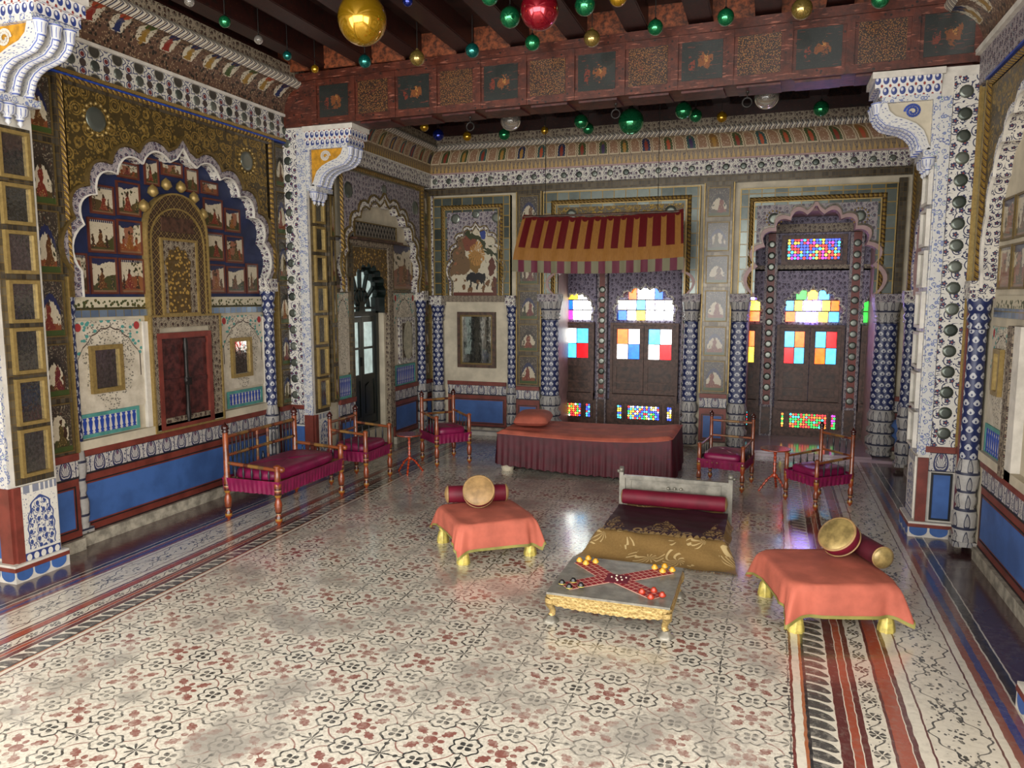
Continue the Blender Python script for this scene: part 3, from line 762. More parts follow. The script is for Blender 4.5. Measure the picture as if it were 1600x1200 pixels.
def outpt(p, c, zs, R):
    u0, u1, z1 = R
    if p[1] <= zs + 1e-6: return (u0 if p[0] < c else u1, p[1])
    dx, dz = p[0] - c, p[1] - zs
    t = 1e9
    if dx < 0: t = min(t, (u0 - c) / dx)
    if dx > 0: t = min(t, (u1 - c) / dx)
    if dz > 0: t = min(t, (z1 - zs) / dz)
    return (c + dx * t, zs + dz * t)
def spandrel(mb, arch, c, zs, u0, u1, z1, n0, n1, m=0, ms=1):
    """plate with the arch cut out of it; front at n1, soffit runs back to n0"""
    R = (u0, u1, z1); L = 0
    for a, b in zip(arch, arch[1:]):
        A, B = outpt(a, c, zs, R), outpt(b, c, zs, R)
        pts = [a, A, B, b]
        for cu in (u0, u1):
            if (abs(A[0] - cu) < 1e-6) != (abs(B[0] - cu) < 1e-6) and (abs(A[1] - z1) < 1e-6 or abs(B[1] - z1) < 1e-6): pts = [a, A, (cu, z1), B, b]
        mb.face([(p[0], n1, p[1]) for p in pts], None, m)
        l = math.hypot(b[0] - a[0], b[1] - a[1])
        mb.face([(a[0], n1, a[1]), (b[0], n1, b[1]), (b[0], n0, b[1]), (a[0], n0, a[1])], [(L, n1), (L + l, n1), (L + l, n0), (L, n0)], ms)
        L += l
    return mb
def archband(mb, arch, c, zs, wd, n0, n1, m=0, inset=0.0):
    """raised band that follows the arch line on its outer side"""
    L = 0
    def off(p, w_):
        if p[1] <= zs + 1e-6: return (p[0] + (-w_ if p[0] < c else w_), p[1])
        dx, dz = p[0] - c, p[1] - (zs - 0.15); l = math.hypot(dx, dz) or 1
        return (p[0] + dx / l * w_, p[1] + dz / l * w_)
    for a, b in zip(arch, arch[1:]):
        a0, b0 = off(a, inset), off(b, inset); A, B = off(a, inset + wd), off(b, inset + wd); l = math.hypot(b[0] - a[0], b[1] - a[1])
        mb.face([(p[0], n1, p[1]) for p in (a0, A, B, b0)], [(L, 0), (L, wd), (L + l, wd), (L + l, 0)], m)
        mb.face([(A[0], n0, A[1]), (B[0], n0, B[1]), (B[0], n1, B[1]), (A[0], n1, A[1])], [(L, 0), (L + l, 0), (L + l, n1 - n0), (L, n1 - n0)], m)
        mb.face([(b0[0], n0, b0[1]), (a0[0], n0, a0[1]), (a0[0], n1, a0[1]), (b0[0], n1, b0[1])], [(L, 0), (L + l, 0), (L + l, n1 - n0), (L, n1 - n0)], m)
        L += l
    return mb
def under(arch, z0=None):
    """closed outline of the opening below the arch line"""
    return [(a, b) for a, b in arch][::-1]

# ------------------------------------------------------------------ wall pieces (each a part of its wall)
def unit(u0, u1, z0, z1): return lambda a, b: ((a - u0) / (u1 - u0), (b - z0) / (z1 - z0))
def slab(fr, name, parent, u0, u1, z0, z1, n0, n1, m, mf=None, norm=False, **props):
    mb = MB(fr); ms = [m] if mf is None else [m, mf]
    mb.box(u0, u1, n0, n1, z0, z1, 0, unit(u0, u1, z0, z1) if norm else None, 0 if mf is None else 1)
    return obj(name, mb, ms, parent, **props)
def strip(fr, name, parent, u0, u1, z0, z1, n0, n1, m):
    """v 0..1 over the height, u in metres"""
    mb = MB(fr); mb.box(u0, u1, n0, n1, z0, z1, 0, lambda a, b: (a, (b - z0) / (z1 - z0)))
    return obj(name, mb, m, parent)
def frame(mb, u0, u1, z0, z1, w_, n0, n1, m=0):
    for a, b, c, d in ((u0, u1, z1 - w_, z1), (u0, u1, z0, z0 + w_), (u0, u0 + w_, z0 + w_, z1 - w_), (u1 - w_, u1, z0 + w_, z1 - w_)): mb.box(a, b, n0, n1, c, d, m)
    return mb
def picture(fr, parent, u0, u1, z0, z1, n, style='miniature', w_=0.018, fm='dark_gold', name='painted_panel'):
    mb = MB(fr); mb.box(u0 + w_, u1 - w_, n, n + 0.006, z0 + w_, z1 - w_, 1, unit(u0 + w_, u1 - w_, z0 + w_, z1 - w_)); frame(mb, u0, u1, z0, z1, w_, n, n + 0.014, 0)
    return obj(name, mb, [fm, style], parent)
def mirror(fr, parent, u0, u1, z0, z1, n, w_=0.03, fm='gold', name='mirror_panel'):
    o = obj(name, frame(MB(fr), u0, u1, z0, z1, w_, n, n + 0.028, 0), fm, parent)
    obj('glass', MB(fr).box(u0 + w_, u1 - w_, n, n + 0.008, z0 + w_, z1 - w_), 'mirror', o)
    return o
def rope_frame(fr, parent, u0, u1, z1, z0, n, w_=0.05, mats=('rope',), name='gilded_moulding'):
    """moulding round three sides"""
    mb = MB(fr)
    def half(k, a, b, n_): return None
    N = 5
    def prof(t): return n + math.sin(PI * t) * w_ * 0.45
    mb.grid(lambda i, j: (u0 + i * (u1 - u0) + (w_ * j * (1 - 2 * i)), prof(j), z1 - w_ * j), 1, N, 0, True, lambda i, j: (i * (u1 - u0), -j * w_))
    mb.grid(lambda i, j: (u0 + w_ * j, prof(j), z0 + i * (z1 - w_ * j - z0)), 1, N, 0, True, lambda i, j: (j * w_, i * (z1 - z0)))
    mb.grid(lambda i, j: (u1 - w_ * j, prof(j), z1 - w_ * j - i * (z1 - w_ * j - z0)), 1, N, 0, True, lambda i, j: (j * w_, i * (z1 - z0)))
    return obj(name, mb, mats[0], parent)
DISC = {}
def discs(fr, parent, pts, r, n, name='mirror_disc'):
    for k, (u, z) in enumerate(pts):
        key = (round(r, 4), tuple(fr.n))
        if key not in DISC:
            f2 = Fr((0, 0, 0), fr.u, fr.n); mb = MB(f2)
            mb.lathe((0, 0, 0), (0, 0.008, 0), [(0, r * 1.15), (.5, r * 1.12), (.55, r * 0.98), (.75, r * 0.95), (.85, r * 0.6), (.88, 0.0)], 14)
            DISC[key] = mesh(name, mb, 'disc')
        obj(name, DISC[key], None, parent, loc=tuple(fr(u, n, z)))
BAL = {}
def balustrade(fr, parent, u0, u1, z0, z1, n, cnt=10):
    mb = MB(fr); mb.box(u0 + .02, u1 - .02, n, n + .004, z0 + .02, z1 - .02, 1); frame(mb, u0, u1, z0, z1, 0.026, n, n + 0.010, 0)
    o = obj('painted_balustrade', mb, ['teal', 'white'], parent)
    h = z1 - z0 - 0.056; wd = (u1 - u0 - 0.052) / cnt
    key = (round(h, 3), round(wd, 3), tuple(fr.n))
    if key not in BAL:
        pf = [(0, .30), (.06, .30), (.08, .12), (.16, .34), (.26, .16), (.5, .26), (.74, .34), (.86, .16), (.92, .30), (1, .30)]
        L = [(-r * wd, t * h) for t, r in pf]; Rr = [(r * wd, t * h) for t, r in pf]
        f2 = Fr((0, 0, 0), fr.u, fr.n); b = MB(f2)
        for k in range(len(pf) - 1):
            b.face([(L[k][0], .004, L[k][1]), (Rr[k][0], .004, Rr[k][1]), (Rr[k + 1][0], .004, Rr[k + 1][1]), (L[k + 1][0], .004, L[k + 1][1])])
            for q in (L, Rr):
                e = [(q[k][0], 0, q[k][1]), (q[k][0], .004, q[k][1]), (q[k + 1][0], .004, q[k + 1][1]), (q[k + 1][0], 0, q[k + 1][1])]; b.face(e if q is Rr else e[::-1])
        BAL[key] = mesh('baluster', b, 'royal')
    for k in range(cnt): obj('baluster', BAL[key], None, o, loc=tuple(fr(u0 + .026 + wd * (k + .5), n + .004, z0 + .028)))
    return o
def dado(fr, parent, u0, u1, n=0.0, top=0.69, blue=(0.165, 0.445), plinth=True, solid=None):
    k = top / 0.69
    if plinth: slab(fr, 'plinth', parent, u0, u1, 0, 0.085 * k, n, n + 0.045, 'stone')
    mb = MB(fr)
    mb.box(u0, u1, n, n + .016, 0.085 * k, 0.52 * k, 0)
    b0, b1 = blue[0] * k, blue[1] * k; e = min(0.05, (u1 - u0) * 0.16)
    frame(mb, u0 + e - .02, u1 - e + .02, b0 - .02, b1 + .02, 0.009, n + .016, n + .020, 1)
    mb.box(u0 + e, u1 - e, n + .006, n + .018, b0, b1, 2)
    mb.box(u0, u1, n + .016, n + .0195, 0.515 * k, 0.53 * k, 1); mb.box(u0, u1, n + .016, n + .0195, 0.088 * k, 0.098 * k, 1)
    obj('dado_panel', mb, ['red', 'black', 'blue'], parent)
    strip(fr, 'lotus_frieze', parent, u0, u1, 0.52 * k, 0.65 * k, n, n + .018, 'lotus')
    slab(fr, 'rail', parent, u0, u1, 0.65 * k, 0.70 * k, n, n + .035, 'red')
def column(fr, parent, u, n, z0, z1, r=0.06, base=0.45, sq=False, ms=('scale', 'carved', 'white_scroll')):
    """engaged column: carved base, patterned shaft, lotus capital, block"""
    zb = z0 + base; zc = z1 - 0.33
    o = obj('engaged_column', MB(fr).lathe((u, n, zb), (u, n, zc), [(0, r), (.05, r * 1.03), (.5, r), (1, r * .93)], 14), ms[0], parent)
    H = base
    b = MB(fr).lathe((u, n, z0), (u, n, zb), [(0, r * 1.25), (.10, r * 1.25), (.11, r * 1.05), (.2, r * 1.3), (.36, r * 1.35), (.46, r * .95), (.5, r * 1.15), (.56, r * 1.15), (.6, r * .95), (.72, r * 1.25), (.82, r * 1.3), (1, r * .98)], 14)
    b.box(u - r * 1.3, u + r * 1.3, n - r * 1.2, n + r * 1.3, z0, z0 + 0.035)
    obj('base', b, ms[1], o)
    c = MB(fr).lathe((u, n, zc), (u, n, z1 - .12), [(0, r * .93), (.08, r * 1.2), (.16, r * .95), (.35, r * 1.25), (.5, r * .95), (.55, r * 1.1), (.8, r * 1.28), (1, r * 1.35)], 14)
    obj('capital', c, 'scale' if ms[0] == 'scale' else ms[0], o)
    obj('block', MB(fr).box(u - r * 1.25, u + r * 1.25, n - r * 1.2, n + r * 1.35, z1 - .12, z1), ms[2], o)
    return o
def cove(fr, parent, u0, u1, z0, z1, dep, m, m_rope='chevron', miter=(0, 0), n0=0.0, hr=.080, bt=.09):
    """concave cove then a rope cornice; the ends may be mitred by their depth"""
    def fn(i, j):
        a = j * PI / 2; d = dep * (1 - math.cos(a)); z = z0 + (z1 - z0) * math.sin(a)
        return (u0 + miter[0] * d + i * ((u1 - miter[1] * d) - (u0 + miter[0] * d)), n0 + d, z)
    L = u1 - u0
    obj('cove', MB(fr).grid(fn, 1, 9, 0, True, lambda i, j: (i * L, j)), m, parent)
    h = hr
    def fr2(i, j):
        a = PI * j; d = dep + 0.45 * hr * math.sin(a)
        return (u0 + miter[0] * d + i * ((u1 - miter[1] * d) - (u0 + miter[0] * d)), n0 + d, z1 + h * j)
    obj('rope_cornice', MB(fr).grid(fr2, 1, 6, 0, True, lambda i, j: (i * L, j)), m_rope, parent)
    mb = MB(fr); d = dep
    mb.grid(lambda i, j: (u0 + miter[0] * d + i * (u1 - u0 - (miter[0] + miter[1]) * d), n0 + d, z1 + h + j * bt), 1, 1, 0, False, lambda i, j: (i * L, j * .1))
    obj('cornice_band', mb, 'dark_scroll', parent)
    mb = MB(fr); mb.grid(lambda i, j: (u0 + miter[0] * d + i * (u1 - u0 - (miter[0] + miter[1]) * d), n0 + d - .02, z1 + h + bt - .01 + j * (4.0 - z1 - h - bt)), 1, 1, 0, False, lambda i, j: (i * L, j * .3)); obj('wall_plate', mb, 'joist', parent)

# ================================================================== floor and ceiling
XL, XR = -4.66, 1.42
mb = MB(); mb.face([(-5.3, -2.2, 0), (2.0, -2.2, 0), (2.0, 10.3, 0), (-5.3, 10.3, 0)], [(-5.3, -2.2), (2.0, -2.2), (2.0, 10.3), (-5.3, 10.3)])
mb.box(-5.3, 2.0, -10.3, 2.2, -0.1, -0.002) if False else None
floor = struct('floor', mb, 'floor')
mb = MB(); mb.box(-5.3, 2.0, -10.3, 2.2, 4.10, 4.16, 0)
mb.fr = ID; mb2 = MB(ID); mb2.box(-5.3, 2.0, -10.3, 2.2, 4.10, 4.16, 0)
ceil = struct('ceiling', mb2, 'ceiling')
jm = {}
for k in range(13):
    x = -4.60 + k * 0.50
    for (y0, y1) in ((-2.0, 6.42), (6.74, 9.1)):
        key = y0
        if key not in jm:
            j = MB(ID); j.box(-.085, .085, -(y1 - y0), 0, 3.92, 4.10, 0); j.box(-.095, .095, -(y1 - y0), 0, 3.925, 3.94, 0)
            jm[key] = mesh('joist', j, 'joist')
            for lp in ():
                pass
        obj('joist', jm[key], None, ceil, loc=(x, y0 if False else y0, 0))
for k in range(12):      # painted boards that close the gaps between joists above the beam
    x = -4.35 + k * 0.50
    o = MB(ID); o.box(-.165, .165, 0, .02, 3.90, 4.10, 0)
    if k == 0: ib = mesh('infill_board', o, 'infill')
    obj('infill_board', ib, None, ceil, loc=(x, 6.40, 0)); obj('infill_board', ib, None, ceil, loc=(x, 6.80, 0))
    obj('infill_board', ib, None, ceil, loc=(x, 9.0, 0))

# beam across the hall, two centimetres lower on the far side of nothing: it runs slightly askew like the piers
BY0, BY1 = 6.50, 6.27
ang = math.atan2(BY1 - BY0, 5.7)
BF = Fr((-4.66, BY0, 0), (math.cos(ang), math.sin(ang), 0), (math.sin(ang), -math.cos(ang), 0))
mb = MB(BF); mb.box(-.1, 6.3, -0.34, 0, 3.42, 3.88)
mb.box(0, 6.1, -.36, .035, 3.83, 3.90)
beam = struct('beam', mb, 'beam')
pw_ = 0.4286
for k in range(13):
    u = 0.47 + k * 0.425
    if u > 5.75: break
    z0, z1 = 3.485, 3.775
    obj('painted_panel', MB(BF).box(u + .055, u + .37, -.01, .004, z0, z1, 0, unit(u + .055, u + .37, z0, z1)), 'beam_panel' if k % 2 == 0 else 'beam_floral', beam)
    fb = MB(BF); fb.box(u - .028, u + .028, -.01, .018, 3.42, 3.83); fb.box(u + .028, u + .397, -.01, .012, 3.775, 3.83) ; fb.box(u + .028, u + .397, -.01, .012, 3.42, 3.482)
    obj('batten', fb, 'beam', beam)
    obj('soffit_panel', MB(BF).box(u + .05, u + .375, -.30, -.04, 3.405, 3.421), 'darkred', beam)
for k, u in enumerate((2.02, 3.36, 4.42)):
    p = BF(u, -.16, 0); t = thing('iron_ring', ['pale iron ring hanging under the left half of the red beam', 'dark iron ring hanging under the middle of the red beam', 'small iron ring under the beam near the clear globe'][k], 'ring', (p.x, p.y, 3.405), 0, 'iron rings under the beam')
    b = MB(); b.lathe((0, 0, 0), (0, 0, -.05), [(0, .012), (.3, .012), (.31, .006), (1, .006)], 8); obj('hook', b, 'iron', t)
    b = MB(); b.grid(lambda i, j: ((.036 + .008 * math.cos(2 * PI * j)) * math.cos(2 * PI * i), .008 * math.sin(2 * PI * j), -.085 + (.036 + .008 * math.cos(2 * PI * j)) * math.sin(2 * PI * i)), 18, 8, 0); obj('ring', b, 'iron', t)

# ================================================================== left wall (long bay)
LW = Fr((-4.66, 0, 0), (0, 1, 0), (1, 0, 0))
mb = MB(LW); mb.box(-2.2, 7.0, -0.30, 0.0, 0, 4.10)
wl = struct('wall_left', mb, 'cream')
REC = 0.085   # the frame and spandrel stand this far in front of the niche
dado(LW, wl, 3.98, 6.30)
dado(LW, wl, 3.45, 3.98, 0.05); dado(LW, wl, 6.34, 6.62, 0.05)
# window seat niche: plaster panels, shutters
slab(LW, 'sill', wl, 4.03, 6.26, 0.70, 0.765, 0, 0.05, 'cream')
for (a, b) in ((4.05, 4.68), (5.58, 6.17)):
    slab(LW, 'plaster_panel', wl, a, b, 0.95, 1.62, 0, 0.012, 'cream', 'lily', norm=True)
    slab(LW, 'white_reveal', wl, b if a < 5 else b, b + .07, 0.765, 1.60, 0, 0.03, 'white')
balustrade(LW, wl, 4.05, 4.60, .775, .95, .014, 10); balustrade(LW, wl, 5.62, 6.12, .775, .93, .014, 10)
mirror(LW, wl, 4.175, 4.46, 1.09, 1.44, .014, .034); mirror(LW, wl, 5.69, 5.97, 1.05, 1.415, .014, .034)
mb = MB(LW); frame(mb, 4.74, 5.52, 0.72, 1.63, .085, 0, .05)
obj('doorcase', mb, 'dark_scroll', wl)
mb = MB(LW); frame(mb, 4.725, 5.535, 0.70, 1.645, .016, 0, .062); obj('gilded_edge', mb, 'gold', wl)
# horizontal mosaic band with a painted garden above it
slab(LW, 'mosaic_band', wl, 4.05, 6.2, 1.645, 1.70, 0, 0.03, 'mosaic_blue')
def f_garden():
    X, Y = uv(); v = voro(vec(X, Y), 34.0); n = noise(vec(X, Y), 12.0, 3.0)
    return dict(col=over('#c0b79e', ((Y - 1.70 < 0.055 + 0.03 * n) * (v < 0.42), '#3d4520'), ((Y < 1.715), '#3f3a20'), (v < 0.12, '#8a5a2a')), rough=0.5)
M['garden'] = mat('painted_garden_strip', f_garden)
slab(LW, 'garden_strip', wl, 4.05, 4.73, 1.70, 1.79, 0, 0.012, 'garden'); slab(LW, 'garden_strip', wl, 5.42, 6.2, 1.70, 1.79, 0, 0.012, 'garden')
# blue ground behind the miniatures
arcL = scallop(5.125, 1.035, 1.79, 1.97, 2.86, 11, 0.085, 8, 0.8)
mb = MB(LW); mb.box(4.02, 6.24, 0, .006, 1.79, 3.0); obj('blue_ground', mb, plain('night_blue_ground', '#1c2648', 0.5), wl)
def inside(u, z): return True
for (a, b, z0, z1) in [(4.235, 4.475, 1.812, 2.083), (4.495, 4.735, 1.812, 2.083), (4.235, 4.475, 2.11, 2.36), (4.495, 4.735, 2.11, 2.37), (4.51, 4.735, 2.40, 2.655), (4.27, 4.485, 2.39, 2.60), (4.10, 4.215, 1.812, 2.10),
                       (4.53, 4.735, 2.68, 2.80), (4.79, 4.94, 2.66, 2.87), (4.965, 5.20, 2.76, 2.88), (5.23, 5.38, 2.66, 2.86), (5.42, 5.665, 1.82, 2.075), (5.69, 5.94, 1.82, 2.065), (5.42, 5.665, 2.105, 2.35), (5.69, 5.93, 2.095, 2.34),
                       (5.43, 5.67, 2.38, 2.64), (5.695, 5.90, 2.37, 2.58), (5.96, 6.13, 1.82, 2.10), (5.41, 5.62, 2.67, 2.78)]:
    picture(LW, wl, a, b, z0, z1, .006, 'miniature', .014, plain('brown_edge', '#5a2c20', 0.4) if 'brown_edge' not in bpy.data.materials else bpy.data.materials['brown_edge'])
# central gilded cabinet with a pointed head
cab = obj('niche_surround', MB(LW), 'net', wl); bpy.data.objects.remove(cab)
cz = scallop(5.075, .315, 1.64, 2.30, 2.62, 1, .05, 16, .8)
cz = [(5.075 - .33, 1.64), (5.075 - .33, 2.28)] + [(5.075 - .33 * math.cos(PI * k / 16), 2.28 + .33 * math.sin(PI * k / 16) ** .9) for k in range(1, 16)] + [(5.075 + .33, 2.28), (5.075 + .33, 1.64)]
mb = MB(LW); mb.prism(cz[::-1][::1] if False else [(a, b) for a, b in reversed(cz)], 0, .045); cab = obj('niche_surround', mb, 'net', wl)
mb = MB(LW); archband(mb, cz, 5.075, 2.28, .014, 0, .062); obj('gilded_edge', mb, 'gold', wl)
mb = MB(LW); archband(mb, [(a * .88 + 5.075 * .12, 1.64 + (b - 1.64) * .88) for a, b in cz], 5.075, 2.2, .012, .045, .056); obj('gilded_edge', mb, 'gold', wl)
obj('star_panel', MB(LW).box(4.90, 5.25, .045, .055, 2.31, 2.43, 0, unit(4.9, 5.25, 2.31, 2.43)), 'brown', wl)
mb = MB(LW); frame(mb, 4.87, 5.28, 1.64, 2.26, .02, .045, .065); obj('gilded_edge', mb, 'gold', wl)
slab(LW, 'dark_floral_panel', wl, 4.89, 5.26, 1.64, 2.24, .045, .052, 'dark_scroll')
pa = scallop(5.055, .12, 1.66, 2.02, 2.17, 5, .03, 5, .8)
mb = MB(LW); mb.prism(list(reversed(pa)), .05, .062); obj('gilded_figure_panel', mb, 'gold_panel', wl)
# lotus crest of the cabinet
crest = [(5.075 - .36 * math.cos(PI * k / 14), 2.34 + .36 * math.sin(PI * k / 14)) for k in range(2, 13)]
for k, (a, b) in enumerate(crest):
    if k % 2 == 0: obj('gilded_petal', MB(LW).lathe((a, .03, b - .05), (a, .03, b + .05), [(0, .012), (.3, .045), (.7, .035), (1, .0)], 8), 'gold', wl)
# frame plane: gold spandrel with the great scalloped arch
A0, A1 = 4.05, 6.22
mb = MB(LW); spandrel(mb, arcL, 5.125, 1.97, A0, A1, 3.26, 0.0, REC, 0, 1); obj('spandrel', mb, ['gold_relief', 'white_scroll'], wl)
mb = MB(LW); archband(mb, arcL, 5.125, 1.97, .075, REC, REC + .012); obj('arch_band', mb, 'lilac_scroll', wl)
mb = MB(LW); archband(mb, arcL, 5.125, 1.97, .012, REC, REC + .022, 0, -.004); obj('arch_edge', mb, 'white', wl)
mb = MB(LW); archband(mb, arcL, 5.125, 1.97, .022, REC, REC + .03, 0, .082); obj('arch_edge', mb, 'dark_gold', wl)
for (u, z, r_) in ((4.30, 3.04, .075), (5.94, 3.02, .075)):
    discs(LW, wl, [(u, z)], r_, REC)
    for k in range(16):
        a = 2 * PI * k / 16; p = (u + math.cos(a) * r_ * 1.45, REC + .006, z + math.sin(a) * r_ * 1.45)
        obj('gilded_petal', MB(LW).ball(p, .014, 6, 4), 'gold', wl) if k % 1 == 0 else None
rope_frame(LW, wl, A0 - .06, A1 + .09, 3.30, 1.93, REC, .05)
mb = MB(LW); mb.box(A0 - .09, A0 - .06, 0, REC + .01, 1.93, 3.31); mb.box(A1 + .09, A1 + .12, 0, REC + .01, 1.93, 3.31); mb.box(A0 - .01, A1 + .04, REC, REC + .008, 3.225, 3.25); obj('mosaic_edge', mb, 'mosaic_small', wl)
slab(LW, 'frieze_panel', wl, 3.4, 6.64, 3.31, 3.53, 0, REC + .02, 'band')
strip(LW, 'gilded_ledge', wl, 3.4, 6.64, 3.29, 3.315, 0, REC + .035, 'rope')
slab(LW, 'blue_line', wl, 3.4, 6.64, 3.275, 3.288, 0, REC + .028, 'royal')
slab(LW, 'white_fillet', wl, 3.4, 6.9, 3.525, 3.55, 0, REC + .04, 'white')
discs(LW, wl, [(3.9 + k * .2, 3.40) for k in range(14)], .034, REC + .02)
cove(LW, wl, 3.4, 6.62, 3.55, 3.77, .16, 'cove_old', n0=REC + .03, hr=.10)
# engaged blue columns on the arch feet
column(LW, wl, 4.04, .0, .10, 1.96, .042, .62); column(LW, wl, 6.20, .065, .12, 1.96, .052, .62)
# columns of small painted panels beside the arch
def figcol(fr, parent, u0, u1, rows, n, style='miniature_niche'):
    slab(fr, 'mosaic_strip', parent, u0, u1, rows[-1][1] - .03 if rows[-1][1] < rows[-1][0] else .70, rows[0][0] + .03, 0, n, 'mosaic_small')
    for a, b in rows: picture(fr, parent, u0 + .018, u1 - .018, min(a, b), max(a, b), n, style, .010)
rows = [(3.24, 2.86), (2.81, 2.40), (2.365, 1.945), (1.905, 1.52), (1.475, 1.11), (1.065, .72)]
figcol(LW, wl, 6.345, 6.56, rows, .07)
figcol(LW, wl, 3.72, 3.97, rows, .07)
mb = MB(LW)
for u in (6.33, 6.565, 3.70, 3.975): mb.box(u, u + .014, 0, .09, .70, 3.27)
obj('gilded_edge', mb, 'gold', wl)

# ================================================================== piers with brackets
def bracket(fr, parent, w_, out, zt, infill, ribs=3):
    """fr: u = outward from the pier, n = toward the camera (0 is the pier front), built back over width w_"""
    k = out / 0.53
    mb = MB(fr); mb.box(-.02, out, -w_, .03, zt - .045, zt); obj('cap_slab', mb, 'white', parent)
    mb = MB(fr)
    mb.box(0, out - .02, -w_ + .01, .02, zt - .115, zt - .045); mb.box(0, out - .05, -w_ + .02, .012, zt - .175, zt - .115); obj('bead_moulding', mb, 'beads', parent)
    mb = MB(fr); mb.box(0, out - .07, -w_ + .02, .010, zt - .215, zt - .175); mb.box(0, .045, -.02, .010, zt - .56, zt - .215); obj('scroll_border', mb, 'bluegrey', parent)
    S_ = [(.47, -.215), (.475, -.27), (.455, -.32), (.40, -.365), (.33, -.385), (.26, -.40), (.20, -.43), (.16, -.47), (.14, -.52), (.115, -.555), (.085, -.56), (.07, -.545)]
    S_ = [(a * k, zt + b) for a, b in S_]
    back = [(.40, -.215), (.38, -.27), (.33, -.31), (.25, -.335), (.17, -.37), (.11, -.42), (.085, -.47), (.07, -.51), (.06, -.53), (.05, -.54), (.045, -.545), (.04, -.545)]
    back = [(a * k, zt + b) for a, b in back]
    rw = (w_ - .04) / ribs
    for i in range(ribs):
        n1 = -.005 - i * rw; mb = MB(fr); L = 0
        for j in range(len(S_) - 1):
            a, b, c, d = S_[j], S_[j + 1], back[j + 1], back[j]
            l = math.hypot(b[0] - a[0], b[1] - a[1])
            mb.face([(d[0], n1, d[1]), (c[0], n1, c[1]), (b[0], n1, b[1]), (a[0], n1, a[1])], [(L, 0), (L + l, 0), (L + l, .08), (L, .08)], 0)
            n0 = n1 - rw * .62
            for q in range(5):      # rounded outer face
                t0, t1 = q / 5, (q + 1) / 5; e0, e1 = .018 * math.sin(PI * t0), .018 * math.sin(PI * t1)
                mb.face([(a[0] + e0, n1 + (n0 - n1) * t0, a[1] - e0 * .5), (b[0] + e0, n1 + (n0 - n1) * t0, b[1] - e0 * .5), (b[0] + e1, n1 + (n0 - n1) * t1, b[1] - e1 * .5), (a[0] + e1, n1 + (n0 - n1) * t1, a[1] - e1 * .5)], [(L, t0 * .1), (L + l, t0 * .1), (L + l, t1 * .1), (L, t1 * .1)], 1, True)
        obj('bracket_rib', mb, ['bluegrey', 'white_blue'], parent)
        # lotus bud at the head and leaf curl at the foot of each rib
        n_c = n1 - rw * .31
        mb = MB(fr); mb.lathe((S_[0][0] - .005, n_c, zt - .30), (S_[0][0] + .0, n_c, zt - .205), [(0, rw * .2), (.25, rw * .34), (.6, rw * .36), (1, rw * .46)], 10)
        obj('lotus_bud', mb, 'white_blue', parent)
        mb = MB(fr); mb.ball((S_[-3][0] + .012, n_c, S_[-3][1] + .01), rw * .3, 10, 6); obj('leaf_curl', mb, 'white_blue', parent)
    poly = [(0.0, zt - .215), (0.0, zt - .54)] + [(a, b) for a, b in reversed(back)]
    mb = MB(fr); mb.prism(poly, -w_ + .05, -.022, 0, 1); obj('side_panel', mb, [infill, 'white_blue'], parent)
    cx_, cz_ = .20 * k, zt - .28
    pts = [(cx_ + (.055 - .007 * t) * math.cos(2.2 * t), cz_ + (.050 - .006 * t) * math.sin(2.2 * t)) for t in [x * .25 for x in range(24)]]
    mb = MB(fr)
    for (a, b), (c, d) in zip(pts, pts[1:]):
        ln = math.hypot(c - a, d - b) or 1; px, pz = -(d - b) / ln * .008, (c - a) / ln * .008
        mb.face([(a - px, -.018, b - pz), (c - px, -.018, d - pz), (c + px, -.018, d + pz), (a + px, -.018, b + pz)])
    obj('painted_scroll', mb, 'royal' if infill == 'cream' else 'white', parent)
    mb = MB(fr); mb.box(0, .105 * k, -w_ + .01, .005, zt - .605, zt - .56); obj('shelf', mb, 'bluegrey', parent)
    nb = 3
    for i in range(nb):
        n_c = -.05 - i * (w_ - .08) / nb; mb = MB(fr)
        mb.lathe((.045, n_c, zt - .605), (.045, n_c, zt - .735), [(0, .045), (.2, .05), (.45, .044), (.55, .022), (.62, .03), (.72, .012), (.85, .018), (1, .0)], 10)
        obj('lotus_bud', mb, 'white_blue', parent)
M['white_blue'] = mat('white_stucco_blue_lines', lambda: (lambda X, Y: dict(col=over('#c8c9cc', (mx(rng(Y, .006, .014), rng(Y, .086, .094), (ab(cell(X / 0.03)) < 0.10) * rng(Y, .022, .078)), '#5565a4')), rough=0.45))(*uv()))

